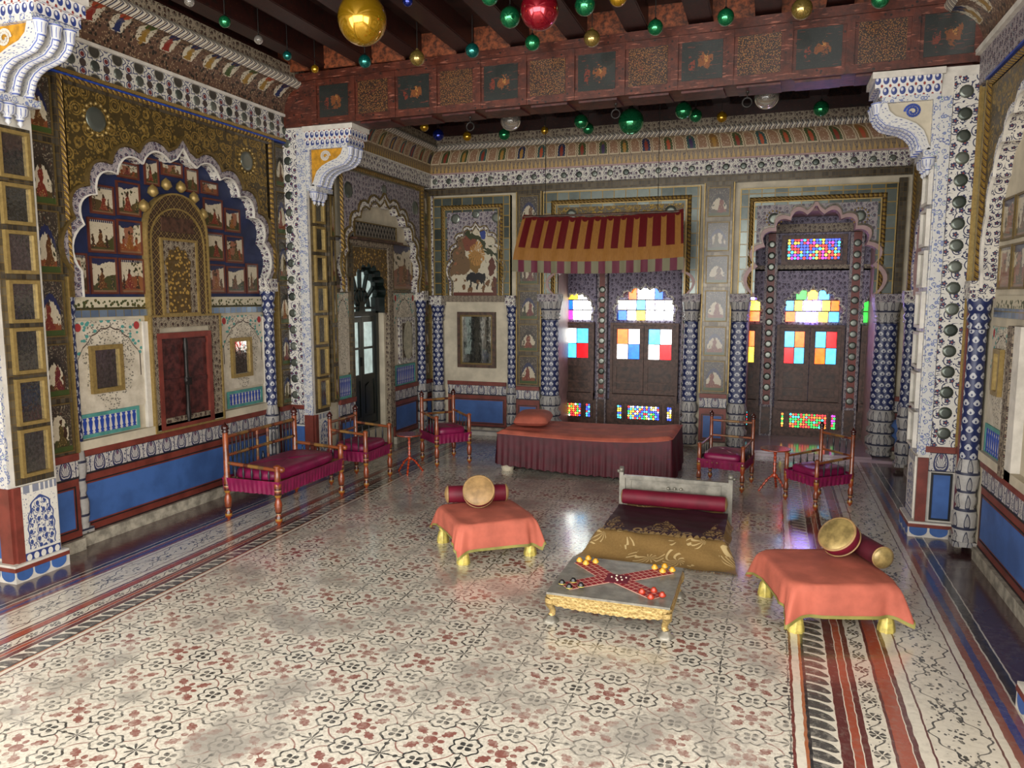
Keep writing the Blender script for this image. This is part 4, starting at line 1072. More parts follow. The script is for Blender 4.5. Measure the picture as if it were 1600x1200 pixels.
def pier(name, x_face, y_front, depth, xb, side, zt, out, infill, label_mirrors):
    """x_face: face toward the hall; xb: back against the wall; side +1 left piers, -1 right pier"""
    s = side
    fr_front = Fr((x_face, y_front, 0), (s, 0, 0), (0, -1, 0))     # u = outward into the hall
    mb = MB(); x0, x1 = min(x_face, xb), max(x_face, xb)
    b = MB(ID); b.box(x0, x1, -(y_front + depth), -y_front, 0, zt)
    p = struct(name, b, 'white')
    # base block with painted arcs
    e = .045
    xa, xbk = (x_face + s * e, xb)
    b = MB(ID); b.box(min(xa, xbk), max(xa, xbk), -(y_front + depth + .02), -(y_front - e), 0, .115, 0)
    obj('base_block', b, 'white', p)
    b = MB(ID); b.box(min(xa + s * .004, xbk), max(xa + s * .004, xbk), -(y_front + depth + .02), -(y_front - e - .004), .075, .10, 0); obj('red_band', b, 'red', p)
    b = MB(ID)
    side_fr = Fr((x_face, y_front, 0), (0, 1, 0), (s, 0, 0))
    def arcs(fr, L0, L1, n):
        cnt = max(2, int(round((L1 - L0) / .14)))
        for i in range(cnt):
            a = L0 + (L1 - L0) * i / cnt; c = L0 + (L1 - L0) * (i + 1) / cnt; g = (c - a) * .06; m_ = (a + c) / 2; hw = (c - a) / 2 - g
            pts = [(m_ - hw, .074), (m_ - hw, .05)] + [(m_ - hw * math.cos(PI * q / 8), .05 - .04 * math.sin(PI * q / 8)) for q in range(1, 8)] + [(m_ + hw, .05), (m_ + hw, .074)]
            bb = MB(fr); bb.prism(pts if True else pts, n, n + .004); obj('blue_scallop', bb, 'blue', p)
    arcs(side_fr, -e + .0, depth, e)
    arcs(Fr((0, y_front, 0), (1, 0, 0), (0, -1, 0)), min(xa, xbk), max(xa, xbk), e)
    return p, fr_front, side_fr

def pier_left(name, y0, depth, n_m):
    xf = -4.33 if y0 > 5 else -4.455
    zt = 3.42 if y0 > 5 else 3.56
    p, ff, sf = pier(name, xf, y0, depth, -4.66, 1, zt, .53, 'yellow', None)
    # face toward the hall: painted base, seven framed mirrors
    slab(sf, 'flower_panel', p, .05, depth - .02, .105, .60, 0, .02, 'white', 'vase', norm=True)
    slab(sf, 'red_edge', p, 0, .05, .105, .60, 0, .02, 'red')
    zs = [(2.805, 2.515), (2.485, 2.235), (2.20, 1.935), (1.895, 1.63), (1.60, 1.31), (1.28, .985), (.96, .655)]
    slab(sf, 'mosaic_strip', p, .03, depth - .02, .61, 2.83, 0, .008, 'mosaic_small')
    for a, b in zs: mirror(sf, p, .065, depth - .045, b, a, .008, .022)
    # front face: floral strip with mirror discs, and a stucco edge next to the mirrors
    fx = Fr((0, y0, 0), (1, 0, 0), (0, -1, 0)); u0, u1 = -4.64, xf - .10
    slab(fx, 'floral_strip', p, u0, u1, .70, 3.40, 0, .012, 'tile_scroll' if y0 > 5 else 'tile_scroll')
    slab(fx, 'stucco_edge', p, u1, xf, .60, 3.40, 0, .018, 'bluegrey')
    discs(fx, p, [((u0 + u1) / 2, .80 + k * .165) for k in range(16)], .036, .012)
    slab(fx, 'blue_panel', p, u0, u1 - .01, .14, .48, 0, .012, 'blue'); slab(fx, 'red_edge', p, u1, xf, .105, .60, 0, .02, 'red')
    strip(fx, 'lotus_frieze', p, u0, u1, .50, .66, 0, .012, 'lotus'); slab(fx, 'rail', p, u0, u1, .66, .70, 0, .02, 'red')
    bracket(Fr((xf, y0, 0), (1, 0, 0), (0, -1, 0)), p, depth, .53, zt, 'yellow')
    return p
pier_left('pillar', 6.52, .30, 7)
pier_left('pillar', 3.37, .32, 7)
# right pier
RPX = 1.085
p, ff, sf = pier('pillar', RPX, 6.25, .34, 1.45, -1, 3.40, .45, 'cream', None)
fx = Fr((0, 6.25, 0), (1, 0, 0), (0, -1, 0))
slab(fx, 'floral_strip', p, 1.165, 1.32, .69, 3.33, 0, .012, 'tile_scroll'); slab(fx, 'stucco_edge', p, RPX, 1.16, .62, 3.2, 0, .018, 'bluegrey')
discs(fx, p, [(1.243, .79 + k * .152) for k in range(17)], .040, .012)
mb = MB(fx); mb.box(1.32, 1.335, 0, .02, .66, 3.33); obj('gilded_edge', mb, 'gold', p)
slab(fx, 'rail', p, 1.13, 1.34, .645, .69, 0, .025, 'red'); strip(fx, 'lotus_frieze', p, 1.16, 1.33, .50, .645, 0, .014, 'lotus')
slab(fx, 'red_edge', p, RPX, 1.155, .115, .60, 0, .022, 'red')
mb = MB(fx); frame(mb, 1.18, 1.32, .13, .49, .014, 0, .014, 0); mb.box(1.194, 1.306, 0, .008, .144, .476, 1); obj('blue_panel', mb, ['black', 'blue'], p)
sr = Fr((RPX, 6.25, 0), (0, 1, 0), (-1, 0, 0))
slab(sr, 'flower_panel', p, .03, .32, .12, .60, 0, .012, 'white', 'vase', norm=True)
slab(sr, 'mosaic_strip', p, .0, .34, .62, 2.75, 0, .008, 'bluegrey')
for k in range(7): mirror(sr, p, .05, .30, .66 + k * .30, .93 + k * .30, .008, .022, 'white')
bracket(Fr((RPX, 6.25, 0), (-1, 0, 0), (0, -1, 0)), p, .36, .45, 3.40, 'cream')
# the next pier on the right, only its foot shows at the edge
p, ff, sf = pier('pillar', 1.135, 3.37, .32, 1.45, -1, 3.40, .45, 'cream', None)
bracket(Fr((1.135, 3.37, 0), (-1, 0, 0), (0, -1, 0)), p, .32, .45, 3.40, 'cream')

# ================================================================== left wall of the far bay
RW = Fr((-4.33, 0, 0), (0, 1, 0), (1, 0, 0))
RR = .10
mb = MB(RW)
# wall with the door opening left free
DZ0, DZ1 = .26, 2.15
mb.box(6.82, 7.235, -.30, 0, 0, 4.1); mb.box(8.02, 9.5, -.30, 0, 0, 4.1); mb.box(7.235, 8.02, -.30, 0, 2.22, 4.1); mb.box(7.235, 8.02, -.30, 0.02, 0, DZ0)
wr = struct('wall_left_far', mb, 'cream')
wr.name = 'wall_far_left'
n_ = RR
dado(RW, wr, 6.93, 7.25, .03); dado(RW, wr, 8.16, 8.80, .03); dado(RW, wr, 9.03, 9.2, .05)
figcol(RW, wr, 6.82, 6.925, rows, .05)
slab(RW, 'plaster_panel', wr, 6.93, 7.235, .97, 1.83, 0, .02, 'cream', 'lily', norm=True); slab(RW, 'plaster_panel', wr, 8.24, 8.80, .96, 1.83, 0, .02, 'cream', 'lily', norm=True)
balustrade(RW, wr, 6.93, 7.22, .70, .95, .022, 7); balustrade(RW, wr, 8.24, 8.78, .69, .95, .022, 10)
# oval mirror in a grey frame
mb = MB(RW); frame(mb, 8.335, 8.77, .965, 1.535, .07, .02, .045)
o = obj('mirror_surround', mb, 'white_scroll', wr)
obj('glass', MB(RW).grid(lambda i, j: (8.552 + .13 * j * math.cos(2 * PI * i), .05, 1.25 - .24 * j * math.sin(2 * PI * i)), 24, 1, 0, False), 'frosted' if False else 'mirror', o)
obj('corner_fill', MB(RW).box(8.40, 8.705, .02, .034, 1.03, 1.47), 'dark_scroll', o)
for (a, b) in ((6.93, 7.24), (8.24, 8.76)):
    picture(RW, wr, a, b, 1.87, 2.42, .01, 'miniature', .012)
mb = MB(RW); mb.box(6.93, 7.25, 0, .012, 1.83, 1.87); mb.box(8.2, 8.80, 0, .012, 1.83, 1.87); obj('mosaic_band', mb, 'mosaic_small', wr)
# door case: gold figured panel with cusped head, floral strips, pierced parapet, ledge
arD = scallop(7.63, .355, 1.60, 1.78, 2.12, 9, .045, 5, .85)
mb = MB(RW); spandrel(mb, arD, 7.63, 1.78, 7.25, 8.06, 2.33, -.10, .035, 0, 1); obj('door_head_panel', mb, ['gold_panel', 'darkgreen'], wr)
slab(RW, 'floral_strip', wr, 8.06, 8.165, .22, 2.36, 0, .06, 'dark_scroll'); slab(RW, 'floral_strip', wr, 7.20, 7.25, .70, 2.36, 0, .06, 'mosaic_small')
slab(RW, 'pierced_parapet', wr, 7.235, 8.20, 2.43, 2.60, 0, .09, 'jali'); slab(RW, 'floral_strip', wr, 7.24, 8.18, 2.34, 2.40, 0, .05, 'dark_scroll')
slab(RW, 'ledge', wr, 7.20, 8.26, 2.40, 2.425, 0, .15, 'brown')
mb = MB(RW); frame(mb, 7.235, 8.20, 2.43, 2.60, .012, .09, .10); obj('gilded_edge', mb, 'dark_gold', wr)
arF = scallop(7.89, .84, 1.84, 1.97, 2.80, 11, .07, 7, .8)
mb = MB(RW); spandrel(mb, arF, 7.89, 1.97, 7.0, 8.82, 3.10, 0, RR, 0, 1); obj('spandrel', mb, ['lilac_scroll', 'white_scroll'], wr)
mb = MB(RW); archband(mb, arF, 7.89, 1.97, .06, RR, RR + .012); obj('arch_band', mb, 'white_scroll', wr)
mb = MB(RW); archband(mb, arF, 7.89, 1.97, .014, RR, RR + .02, 0, -.004); archband(mb, arF, 7.89, 1.97, .018, RR, RR + .02, 0, .066); obj('arch_edge', mb, 'dark_gold', wr)
for (u, z) in ((7.12, 2.90), (8.70, 2.88)): discs(RW, wr, [(u, z)], .075, RR)
discs(RW, wr, [(7.9, 3.0)], .05, RR)
rope_frame(RW, wr, 6.95, 8.92, 3.17, 1.86, RR, .05)
mb = MB(RW); mb.box(8.92, 8.945, 0, RR + .01, .70, 3.17); mb.box(9.17, 9.19, 0, RR, .7, 3.17); obj('gilded_edge', mb, 'gold', wr)
slab(RW, 'frieze_panel', wr, 6.82, 9.2, 3.18, 3.34, 0, RR + .02, 'white_scroll'); slab(RW, 'white_fillet', wr, 6.82, 9.2, 3.335, 3.35, 0, RR + .04, 'white')
cove(RW, wr, 6.82, 9.2, 3.35, 3.60, .16, 'cove', miter=(0, 1), n0=RR)
column(RW, wr, 8.88, .075, .05, 1.86, .055, .62)
figcol(RW, wr, 8.965, 9.16, [(a * .96 + .02, b * .96 + .02) for a, b in rows], .06)

# ---- the tall dark green door with a cusped fanlight
mb = MB(RW); frame(mb, 7.255, 8.0, DZ0, 1.62, .055, -.14, -.06)
d1 = struct('door_1', mb, 'darkgreen')
def leaf(x0, x1):
    mb = MB(RW); zt_, zm, zb = 1.56, .90, DZ0 + .06
    mb.box(x0, x0 + .045, -.12, -.075, zb, zt_); mb.box(x1 - .045, x1, -.12, -.075, zb, zt_)
    for a, b in ((zt_ - .06, zt_), (zm - .07, zm), (zb, zb + .09), (1.19, 1.215)): mb.box(x0 + .045, x1 - .045, -.12, -.075, a, b)
    lf = obj('leaf', mb, 'darkgreen', d1)
    obj('door_panel', MB(RW).box(x0 + .045, x1 - .045, -.11, -.09, zb + .09, zm - .07), 'darkgreen', lf)
    m3 = MB(RW); m3.prism([(x0 + .07, zb + .12), (x1 - .07, zb + .12), (x1 - .07, zm - .14), ((x0 + x1) / 2, zm - .10), (x0 + .07, zm - .14)], -.09, -.078); obj('raised_panel', m3, 'darkgreen', lf)
    for a, b in ((.90, 1.19), (1.215, 1.50)): obj('pane', MB(RW).box(x0 + .045, x1 - .045, -.10, -.095, a, b), 'frosted', lf)
leaf(7.31, 7.625); leaf(7.63, 7.945)
obj('handle', MB(RW).box(7.60, 7.615, -.075, -.055, 1.0, 1.10), 'iron', d1)
fl_ = MB(RW); archband(fl_, arD, 7.63, 1.78, .05, -.12, -.06, 0, -.05); obj('fanlight_frame', fl_, 'darkgreen', d1)
fb = MB(RW)
def bar(mb, a, b, w_, n0, n1):
    dx, dz = b[0] - a[0], b[1] - a[1]; l = math.hypot(dx, dz); px, pz = -dz / l * w_ / 2, dx / l * w_ / 2
    mb.prism([(a[0] + px, a[1] + pz), (a[0] - px, a[1] - pz), (b[0] - px, b[1] - pz), (b[0] + px, b[1] + pz)], n0, n1)
for k in range(7):
    a = PI * (k + .0) / 6
    bar(fb, (7.63 + .05 * math.cos(a), 1.66 + .05 * math.sin(a)), (7.63 + .36 * math.cos(a), 1.66 + .48 * math.sin(a)), .026, -.11, -.07)
for k in range(10):
    a, b = PI * k / 10, PI * (k + 1) / 10
    bar(fb, (7.63 + .19 * math.cos(a), 1.66 + .22 * math.sin(a)), (7.63 + .19 * math.cos(b), 1.66 + .22 * math.sin(b)), .028, -.11, -.07)
fb.prism([(7.56, 1.62), (7.70, 1.62), (7.68, 1.73), (7.58, 1.73)], -.11, -.06)
obj('fanlight_bars', fb, 'darkgreen', d1)
obj('pane', MB(RW).box(7.26, 8.0, -.13, -.12, 1.62, 2.2), 'frosted', d1)

# ---- shuttered cupboard door in the long wall
mb = MB(LW); frame(mb, 4.79, 5.405, .70, 1.50, .045, 0, .055); d2 = struct('door_2', mb, 'red')
for x0, x1 in ((4.835, 5.09), (5.095, 5.36)):
    lf = obj('leaf', MB(LW).box(x0, x1, .0, .03, .745, 1.455), 'brown_red' if False else 'darkred', d2)
    for a, b in ((.76, .80), (1.08, 1.12), (1.40, 1.44)): obj('ledge_board', MB(LW).box(x0 + .01, x1 - .01, .03, .042, a, b), 'darkred', lf)
obj('centre_bar', MB(LW).lathe((5.095, .05, .75), (5.095, .05, 1.45), [(0, .016), (.1, .024), (.2, .014), (.45, .018), (.5, .03), (.55, .018), (.8, .014), (.9, .022), (1, .014)], 8), 'iron', d2)
obj('padlock', MB(LW).box(5.075, 5.115, .055, .085, 1.06, 1.12), 'iron', d2)

# ================================================================== back wall
BY = 9.2
BW = Fr((0, BY, 0), (1, 0, 0), (0, -1, 0))
CB = (-2.58, -.93); RB = (-.24, 1.10)       # centre bay and right bay openings (columns stand in front of the jambs)
mb = MB(BW)
mb.box(-5.0, CB[0], -.12, 0, 0, 4.1); mb.box(CB[1], RB[0], -.12, 0, 0, 4.1); mb.box(RB[1], 1.75, -.12, 0, 0, 4.1)
mb.box(CB[0], CB[1], -.12, 0, 3.0, 4.1); mb.box(RB[0], RB[1], -.12, 0, 2.95, 4.1)
wb = struct('wall_back', mb, 'cream')
F = .05
# alcoves behind the openings: sides, ceiling, raised sill
mb = MB(BW)
for a, b in ((-2.86, CB[0] + .0), (CB[1] - .0, RB[0]), (RB[1], 1.30)): mb.box(a, b, -.80, -.12, 0, 3.2)
mb.box(-2.86, 1.30, -.80, -.12, 2.75, 2.85)
obj('alcove_reveal', mb, 'pink', wb)
mb = MB(BW); mb.box(RB[0], RB[1], -.80, .30, 0, .055); mb.box(RB[0] - .05, RB[1] + .2, .0, .33, 0, .03); obj('alcove_step', mb, 'pink_step', wb) if 'pink_step' in M else obj('alcove_step', mb, mat('polished_lilac_plaster', lambda: dict(col=mix(noise(None, 6.0, 3.0), '#9c8490', '#b7a3a8'), rough=.13, spec=.6)), wb)
mb = MB(BW); mb.box(CB[0], CB[1], -.80, .0, 0, .05); obj('alcove_step', mb, 'pink', wb)
# -- niche with the wall mirror
dado(BW, wb, -4.02, -3.20, .0, .675, (.15, .445))
slab(BW, 'plaster_panel', wb, -4.02, -3.18, .675, 1.72, 0, .012, 'cream')
slab(BW, 'plinth', wb, -4.03, -3.2, 0, .05, 0, .16, 'white')
strip(BW, 'lotus_frieze', wb, -4.05, -3.14, 1.72, 1.80, 0, .05, 'dark_scroll')
ah = scallop(-3.60, .33, 1.80, 1.98, 2.62, 9, .06, 6, .85)
mb = MB(BW); mb.prism(list(reversed(ah)), 0, .012); 
for k in range(len(mb.uv)): mb.uv[k] = ((mb.uv[k][0] + 3.93) / .66, (mb.uv[k][1] - 1.80) / .86)
obj('hunting_picture', mb, 'hunt', wb)
mb = MB(BW); spandrel(mb, ah, -3.60, 1.98, -4.0, -3.20, 2.93, 0, F, 0, 1); obj('spandrel', mb, ['lilac_scroll', 'white_scroll'], wb)
mb = MB(BW); archband(mb, ah, -3.60, 1.98, .04, F, F + .010); obj('arch_band', mb, 'white_scroll', wb)
mb = MB(BW); archband(mb, ah, -3.60, 1.98, .010, F, F + .016, 0, -.003); archband(mb, ah, -3.60, 1.98, .014, F, F + .016, 0, .045); obj('arch_edge', mb, 'dark_gold', wb)
discs(BW, wb, [(-3.88, 2.78), (-3.32, 2.78)], .055, F); discs(BW, wb, [(-3.60, 2.83)], .045, F)
def mframe(u0, u1, z0, z1):
    """dark mirror-tile frame with gold edges and a rope moulding"""
    mb = MB(BW); wd = .10
    for a, b, c, d in ((u0, u1, z1 - wd, z1), (u0, u0 + wd, z0, z1 - wd), (u1 - wd, u1, z0, z1 - wd)): mb.box(a, b, 0, F + .012, c, d)
    obj('mirror_tile_frame', mb, 'mosaic', wb)
    rope_frame(BW, wb, u0 + wd, u1 - wd, z1 - wd, z0, F, .045)
    mb = MB(BW)
    for q in (0.0, wd + .05):
        a, b, c = u0 + q, u1 - q, z1 - q
        mb.box(a, b, 0, F + .024, c - .012, c); mb.box(a, a + .012, 0, F + .024, z0, c - .012); mb.box(b - .012, b, 0, F + .024, z0, c - .012)
    obj('gilded_edge', mb, 'gold', wb)
    mb = MB(BW); a, b, c = u0 + wd + .06, u1 - wd - .06, z1 - wd - .06
    mb.box(a, b, 0, F + .006, c - .03, c); mb.box(a, a + .025, 0, F + .006, z0, c - .03); mb.box(b - .025, b, 0, F + .006, z0, c - .03); obj('mosaic_edge', mb, 'mosaic', wb)
mframe(-4.18, -3.13, 1.80, 3.05)
column(BW, wb, -4.13, .07, .03, 1.80, .07, .60, ms=('scale', 'carved', 'white_scroll')); column(BW, wb, -3.11, .06, .03, 1.80, .055, .60)
slab(BW, 'floral_strip', wb, -4.23, -4.20, .6, 3.1, 0, .04, 'white_scroll')
# -- painted strips between the bays
bz = [(3.03, 2.70), (2.64, 2.31), (2.26, 1.94), (1.86, 1.50), (1.44, 1.10), (1.04, .68)]
PY = .06
for (a, b) in ((-3.04, -2.73), (-.76, -.45)):
    slab(BW, 'mosaic_strip', wb, a, b, .66, 3.08, 0, PY, 'mosaic_small')
    for z1, z0 in bz: picture(BW, wb, a + .03, b - .03, z0, z1, PY, 'miniature_niche', .010)
    dado(BW, wb, a, b, PY + .02, .645, (.14, .42))
mb = MB(BW)
for u in (-3.05, -2.73, -.77, -.445): mb.box(u, u + .012, 0, PY + .02, .66, 3.08)
obj('gilded_edge', mb, 'gold', wb)
# -- centre bay: gold spandrel and scalloped arch, clustered columns
ac = scallop((CB[0] + CB[1]) / 2, .80, 1.78, 1.82, 2.42, 9, .10, 7, .8); cc = (CB[0] + CB[1]) / 2
mb = MB(BW); spandrel(mb, ac, cc, 1.82, CB[0] - .02, CB[1] + .02, 2.90, -.15, F, 0, 1); obj('spandrel', mb, ['gold_relief', 'pink'], wb)
mb = MB(BW); archband(mb, ac, cc, 1.82, .035, F, F + .02, 0, -.002); obj('arch_edge', mb, 'pink', wb)
discs(BW, wb, [(-2.35, 2.78), (-1.15, 2.78)], .06, F)
mframe(-2.70, -.81, 1.80, 3.06)
# -- right bay
ar = scallop(.435, .62, 1.78, 1.82, 2.70, 11, .10, 7, .82)
mb = MB(BW); spandrel(mb, ar, .435, 1.82, -.215, 1.085, 2.84, -.15, F, 0, 1); obj('spandrel', mb, ['lilac_scroll', 'pink'], wb)
mb = MB(BW); archband(mb, ar, .435, 1.82, .045, F, F + .02, 0, -.002); obj('arch_edge', mb, 'pink', wb)
mb = MB(BW); archband(mb, ar, .435, 1.82, .022, F, F + .014, 0, .046); obj('arch_edge', mb, 'mosaic_small', wb)
for u in (0.0, .88):
    discs(BW, wb, [(u, 2.66)], .055, F)
    for k in range(14):
        a = 2 * PI * k / 14; obj('gilded_petal', MB(BW).ball((u + math.cos(a) * .085, F + .004, 2.66 + math.sin(a) * .085), .011, 6, 4), 'gold', wb)
mframe(-.37, 1.24, 1.80, 3.0)
slab(BW, 'mosaic_strip', wb, 1.25, 1.33, .70, 3.05, 0, .05, 'mosaic_small'); dado(BW, wb, 1.28, 1.45, .02)
# fluted cluster columns: lotus capital, patterned shafts, leaf-carved foot
def cluster(u, n, r):
    zb, zc = .56, 1.50
    o = obj('engaged_column', MB(BW).lathe((u, n, zb), (u, n, zc), [(0, r), (.02, r), (.5, r * .96), (1, r * .9)], 36, 0, True, (3, .22)), 'scale', wb)
    b = MB(BW).lathe((u, n, 0.04), (u, n, zb), [(0, r * 1.2), (.08, r * 1.25), (.1, r * 1.0), (.22, r * 1.35), (.36, r * 1.4), (.44, r * 1.0), (.5, r * 1.3), (.58, r * 1.3), (.64, r * .95), (.78, r * 1.3), (.88, r * 1.3), (1, r * 1.0)], 20, 0, True, (5, .06)); obj('base', b, 'carved', o)
    b = MB(BW).lathe((u, n, zc), (u, n, 1.73), [(0, r * .95), (.06, r * 1.25), (.14, r * .95), (.24, r * 1.3), (.32, r * 1.05), (.4, r * 1.15), (.85, r * 1.35), (1, r * 1.4)], 20, 0, True, (5, .06)); obj('capital', b, 'carved', o)
    obj('block', MB(BW).box(u - r * 1.35, u + r * 1.35, n - r, n + r * 1.3, 1.73, 1.82), 'lilac_scroll', o)
for u, n, r in ((-2.60, .06, .10), (-.88, .04, .075), (-.335, .04, .085), (1.20, .04, .105)): cluster(u, n, r)
# -- frieze and cove
slab(BW, 'frieze_panel', wb, -4.3, 1.42, 3.17, 3.335, 0, .07, 'white_scroll')
slab(BW, 'dark_strip', wb, -4.3, 1.42, 3.08, 3.17, 0, .05, 'mosaic_small')
discs(BW, wb, [(-4.15 + k * .19, 3.253) for k in range(29)], .032, .07)
slab(BW, 'pink_fillet', wb, -4.3, 1.42, 3.335, 3.35, 0, .10, 'pink')
cove(BW, wb, -4.23, 1.42, 3.35, 3.60, .18, 'cove', miter=(1, 1), n0=.06)

# ================================================================== stained-glass windows
WW = Fr((0, 9.95, 0), (1, 0, 0), (0, -1, 0))
mb = MB(WW); mb.box(-3.1, 1.75, -.18, -.06, 0, 3.2); obj('outer_wall', mb, 'window_scroll', wb)
tints = [lin(c)[:3] for c in ('#e6202a', '#20d050', '#2a50f0', '#f0d040', '#f08020', '#40d8e8', '#f0f0e0', '#c030d0')]
def beads(parent, u0, u1, z0, z1, n, sz, pal):
    mb = MB(WW); cols = []
    ny = max(1, int(round((z1 - z0) / sz))); nx = max(1, int(round((u1 - u0) / sz)))
    for j in range(ny):
        for i in range(nx):
            u = u0 + (i + .5) * (u1 - u0) / nx; z = z0 + (j + .5) * (z1 - z0) / ny
            if (i + j) % 2: r = sz * .52
            else: r = sz * .40
            c = random.choice(pal)
            pts = [(u + r * math.cos(PI * k / 3 + .5), n, z + r * math.sin(PI * k / 3 + .5)) for k in range(6)]
            mb.face(pts); cols.append(c)
    o = obj('glass_lattice', mb, 'speck', parent, kind='stuff')
    at_ = o.data.attributes.new('tint', 'FLOAT_COLOR', 'FACE')
    for k, c in enumerate(cols): at_.data[k].color = (*tints[c], 1)
    m2 = MB(WW); m2.box(u0 - .01, u1 + .01, n - .02, n - .004, z0 - .01, z1 + .01); obj('lattice_plaster', m2, 'brown', parent)
def pane(parent, u0, u1, z0, z1, n, key, g=.005): obj('pane', MB(WW).box(u0 + g, u1 - g, n - .008, n, z0 + g, z1 - g), G[key], parent)
def window(idx, u0, u1, leaves, fan, fanc, full=True):
    """u0,u1: outer width of the wooden case; leaves: list of (ua, ub, [[top row],[bottom row]])"""
    mb = MB(WW); zt = 1.445
    mb.box(u0, u0 + .035, -.06, .02, .45, zt); mb.box(u1 - .035, u1, -.06, .02, .45, zt); mb.box(u0 + .035, u1 - .035, -.06, .02, 1.415, zt); mb.box(u0, u1, -.06, .045, .40, .50)
    w_ = struct('window_%d' % idx, mb, 'medwood')
    for la, lb, grid_ in leaves:
        pa_, pb_ = la + .055, lb - .055; z0_, z1_ = .965, 1.365
        m2 = MB(WW)
        m2.box(la, pa_, -.03, .0, .505, 1.41); m2.box(pb_, lb, -.03, .0, .505, 1.41)
        for a, b in ((z1_, 1.41), (.86, z0_), (.505, .56), (.64, .665)): m2.box(pa_, pb_, -.03, .0, a, b)
        lf = obj('shutter', m2, 'medwood', w_)
        obj('shutter_panel', MB(WW).box(pa_, pb_, -.028, -.014, .665, .86), 'brown', lf); obj('shutter_panel', MB(WW).box(pa_, pb_, -.028, -.014, .56, .64), 'brown', lf)
        R_, C_ = len(grid_), len(grid_[0])
        for r_ in range(R_):
            for c_ in range(C_):
                ua = pa_ + (pb_ - pa_) * c_ / C_; ub = pa_ + (pb_ - pa_) * (c_ + 1) / C_; zb_ = z1_ - (z1_ - z0_) * (r_ + 1) / R_; za_ = z1_ - (z1_ - z0_) * r_ / R_
                pane(lf, ua, ub, zb_, za_, -.014, grid_[r_][c_])
        m3 = MB(WW); m3.box((pa_ + pb_) / 2 - .005, (pa_ + pb_) / 2 + .005, -.024, -.008, z0_, z1_); m3.box(pa_, pb_, -.024, -.008, (z0_ + z1_) / 2 - .005, (z0_ + z1_) / 2 + .005); obj('glazing_bar', m3, 'medwood', lf)
    c, hw, apex = fan
    arc = scallop(c, hw, 1.47, 1.56, apex, 9, .045, 6, .8)
    m4 = MB(WW); spandrel(m4, arc, c, 1.56, u0 - .02, u1 + .02, 2.12, -.03, .03, 0, 1); obj('fanlight_plate', m4, ['window_scroll', 'medwood'], w_)
    m4 = MB(WW); archband(m4, arc, c, 1.56, .03, .03, .045); obj('arch_band', m4, 'white_scroll', w_)
    zr = [1.475, 1.61, 1.745, apex + .03]
    for r_, row in enumerate(fanc):
        wd = hw * (1.0, 1.0, .62)[r_]
        for k, key in enumerate(row): pane(w_, c - wd + 2 * wd * k / len(row), c - wd + 2 * wd * (k + 1) / len(row), zr[r_], zr[r_ + 1], -.03, key, .008)
    m5 = MB(WW)
    for z in zr[1:3]: m5.box(c - hw, c + hw, -.036, -.022, z - .006, z + .006)
    obj('glazing_bar', m5, 'medwood', w_)
    return w_
w1 = window(1, -2.70, -2.22, [(-2.68, -2.25, [['w', 'c'], ['c', 'r']])], (-2.46, .20, 1.80), ['mwww'[:3], 'bww'[:3], 'yw'])
w2 = window(2, -2.00, -1.11, [(-1.97, -1.56, [['o', 'w'], ['w', 'b']]), (-1.555, -1.145, [['c', 'w'], ['w', 'r']])], (-1.55, .365, 1.87), ['bwywwww'[:6], 'wwcwww', 'owwb'])
w3 = window(3, -.52, -.10, [(-.46, -.12, [['o', 'o'], ['y', 'y']])], (-.30, .18, 1.80), ['ro', 'gy', 'll'])
w4 = window(4, .085, .855, [(.12, .465, [['c', 'o'], ['r', 'c']]), (.475, .83, [['c', 'r'], ['o', 'c']])], (.48, .31, 1.84), ['owlyc', 'cyllyo', 'gyc'])
w5 = window(5, 1.04, 1.42, [(1.07, 1.36, [['r', 'r'], ['b', 'b']])], (1.22, .17, 1.80), ['gg', 'gr', 'll'])
# plinth zone with bead lattices
mb = MB(WW); mb.box(-2.8, 1.42, -.06, -.02, .05, .41); obj('wood_panelling', mb, 'medwood', wb)
for (a, b, pal) in ((-2.66, -2.40, (0, 1, 2, 3, 4, 6)), (-1.76, -1.34, (0, 1, 2, 3, 5, 6, 2)), (.27, .70, (0, 1, 1, 4, 0, 5)), (-2.33, -2.27, (2, 0, 5)), (-1.90, -1.84, (2, 0, 5, 3)), (-1.24, -1.18, (2, 3, 6)), (-.29, -.23, (0, 5, 1)), (.165, .21, (1, 3, 4)), (.755, .80, (7, 0, 1)), (1.13, 1.165, (2, 0, 6))):
    beads(wb, a, b, .165, .345, -.014, .030, pal)
    mb = MB(WW); frame(mb, a - .03, b + .03, .14, .37, .022, -.02, .0); obj('lattice_frame', mb, 'medwood', wb)
mb = MB(WW); frame(mb, .10, .84, 2.17, 2.53, .05, -.06, .0); obj('lattice_frame', mb, 'medwood', wb)
beads(wb, .17, .765, 2.235, 2.49, -.03, .036, (0, 2, 7, 5, 2, 0, 3))
mb = MB(WW); mb.box(-.2, 1.1, -.06, .03, 2.56, 2.66); mb.box(-.2, 1.1, -.06, .03, 2.10, 2.17); obj('medallion_strip', mb, 'dark_scroll', wb)
# pilasters with rows of convex mirrors
for a, b in ((-2.175, -2.045), (-1.075, -.95), (-.085, .06), (.87, 1.02)):
    zt_ = 2.1 if a < -.5 else 2.55
    slab(WW, 'pilaster', wb, a, b, .05, zt_, -.06, .05, 'lilac_scroll')
    slab(WW, 'red_strip', wb, a + .03, b - .03, .45, zt_, .05, .054, 'red')
    slab(WW, 'wood_foot', wb, a + .02, b - .02, .08, .42, .05, .06, 'brown')
    n_d = int((zt_ - .5) / .135)
    discs(WW, wb, [((a + b) / 2, .53 + k * .135) for k in range(n_d)], .040, .052)
mb = MB(BW); frame(mb, -.10, 1.0, 2.10, 2.6, .02, -.8, -.78)
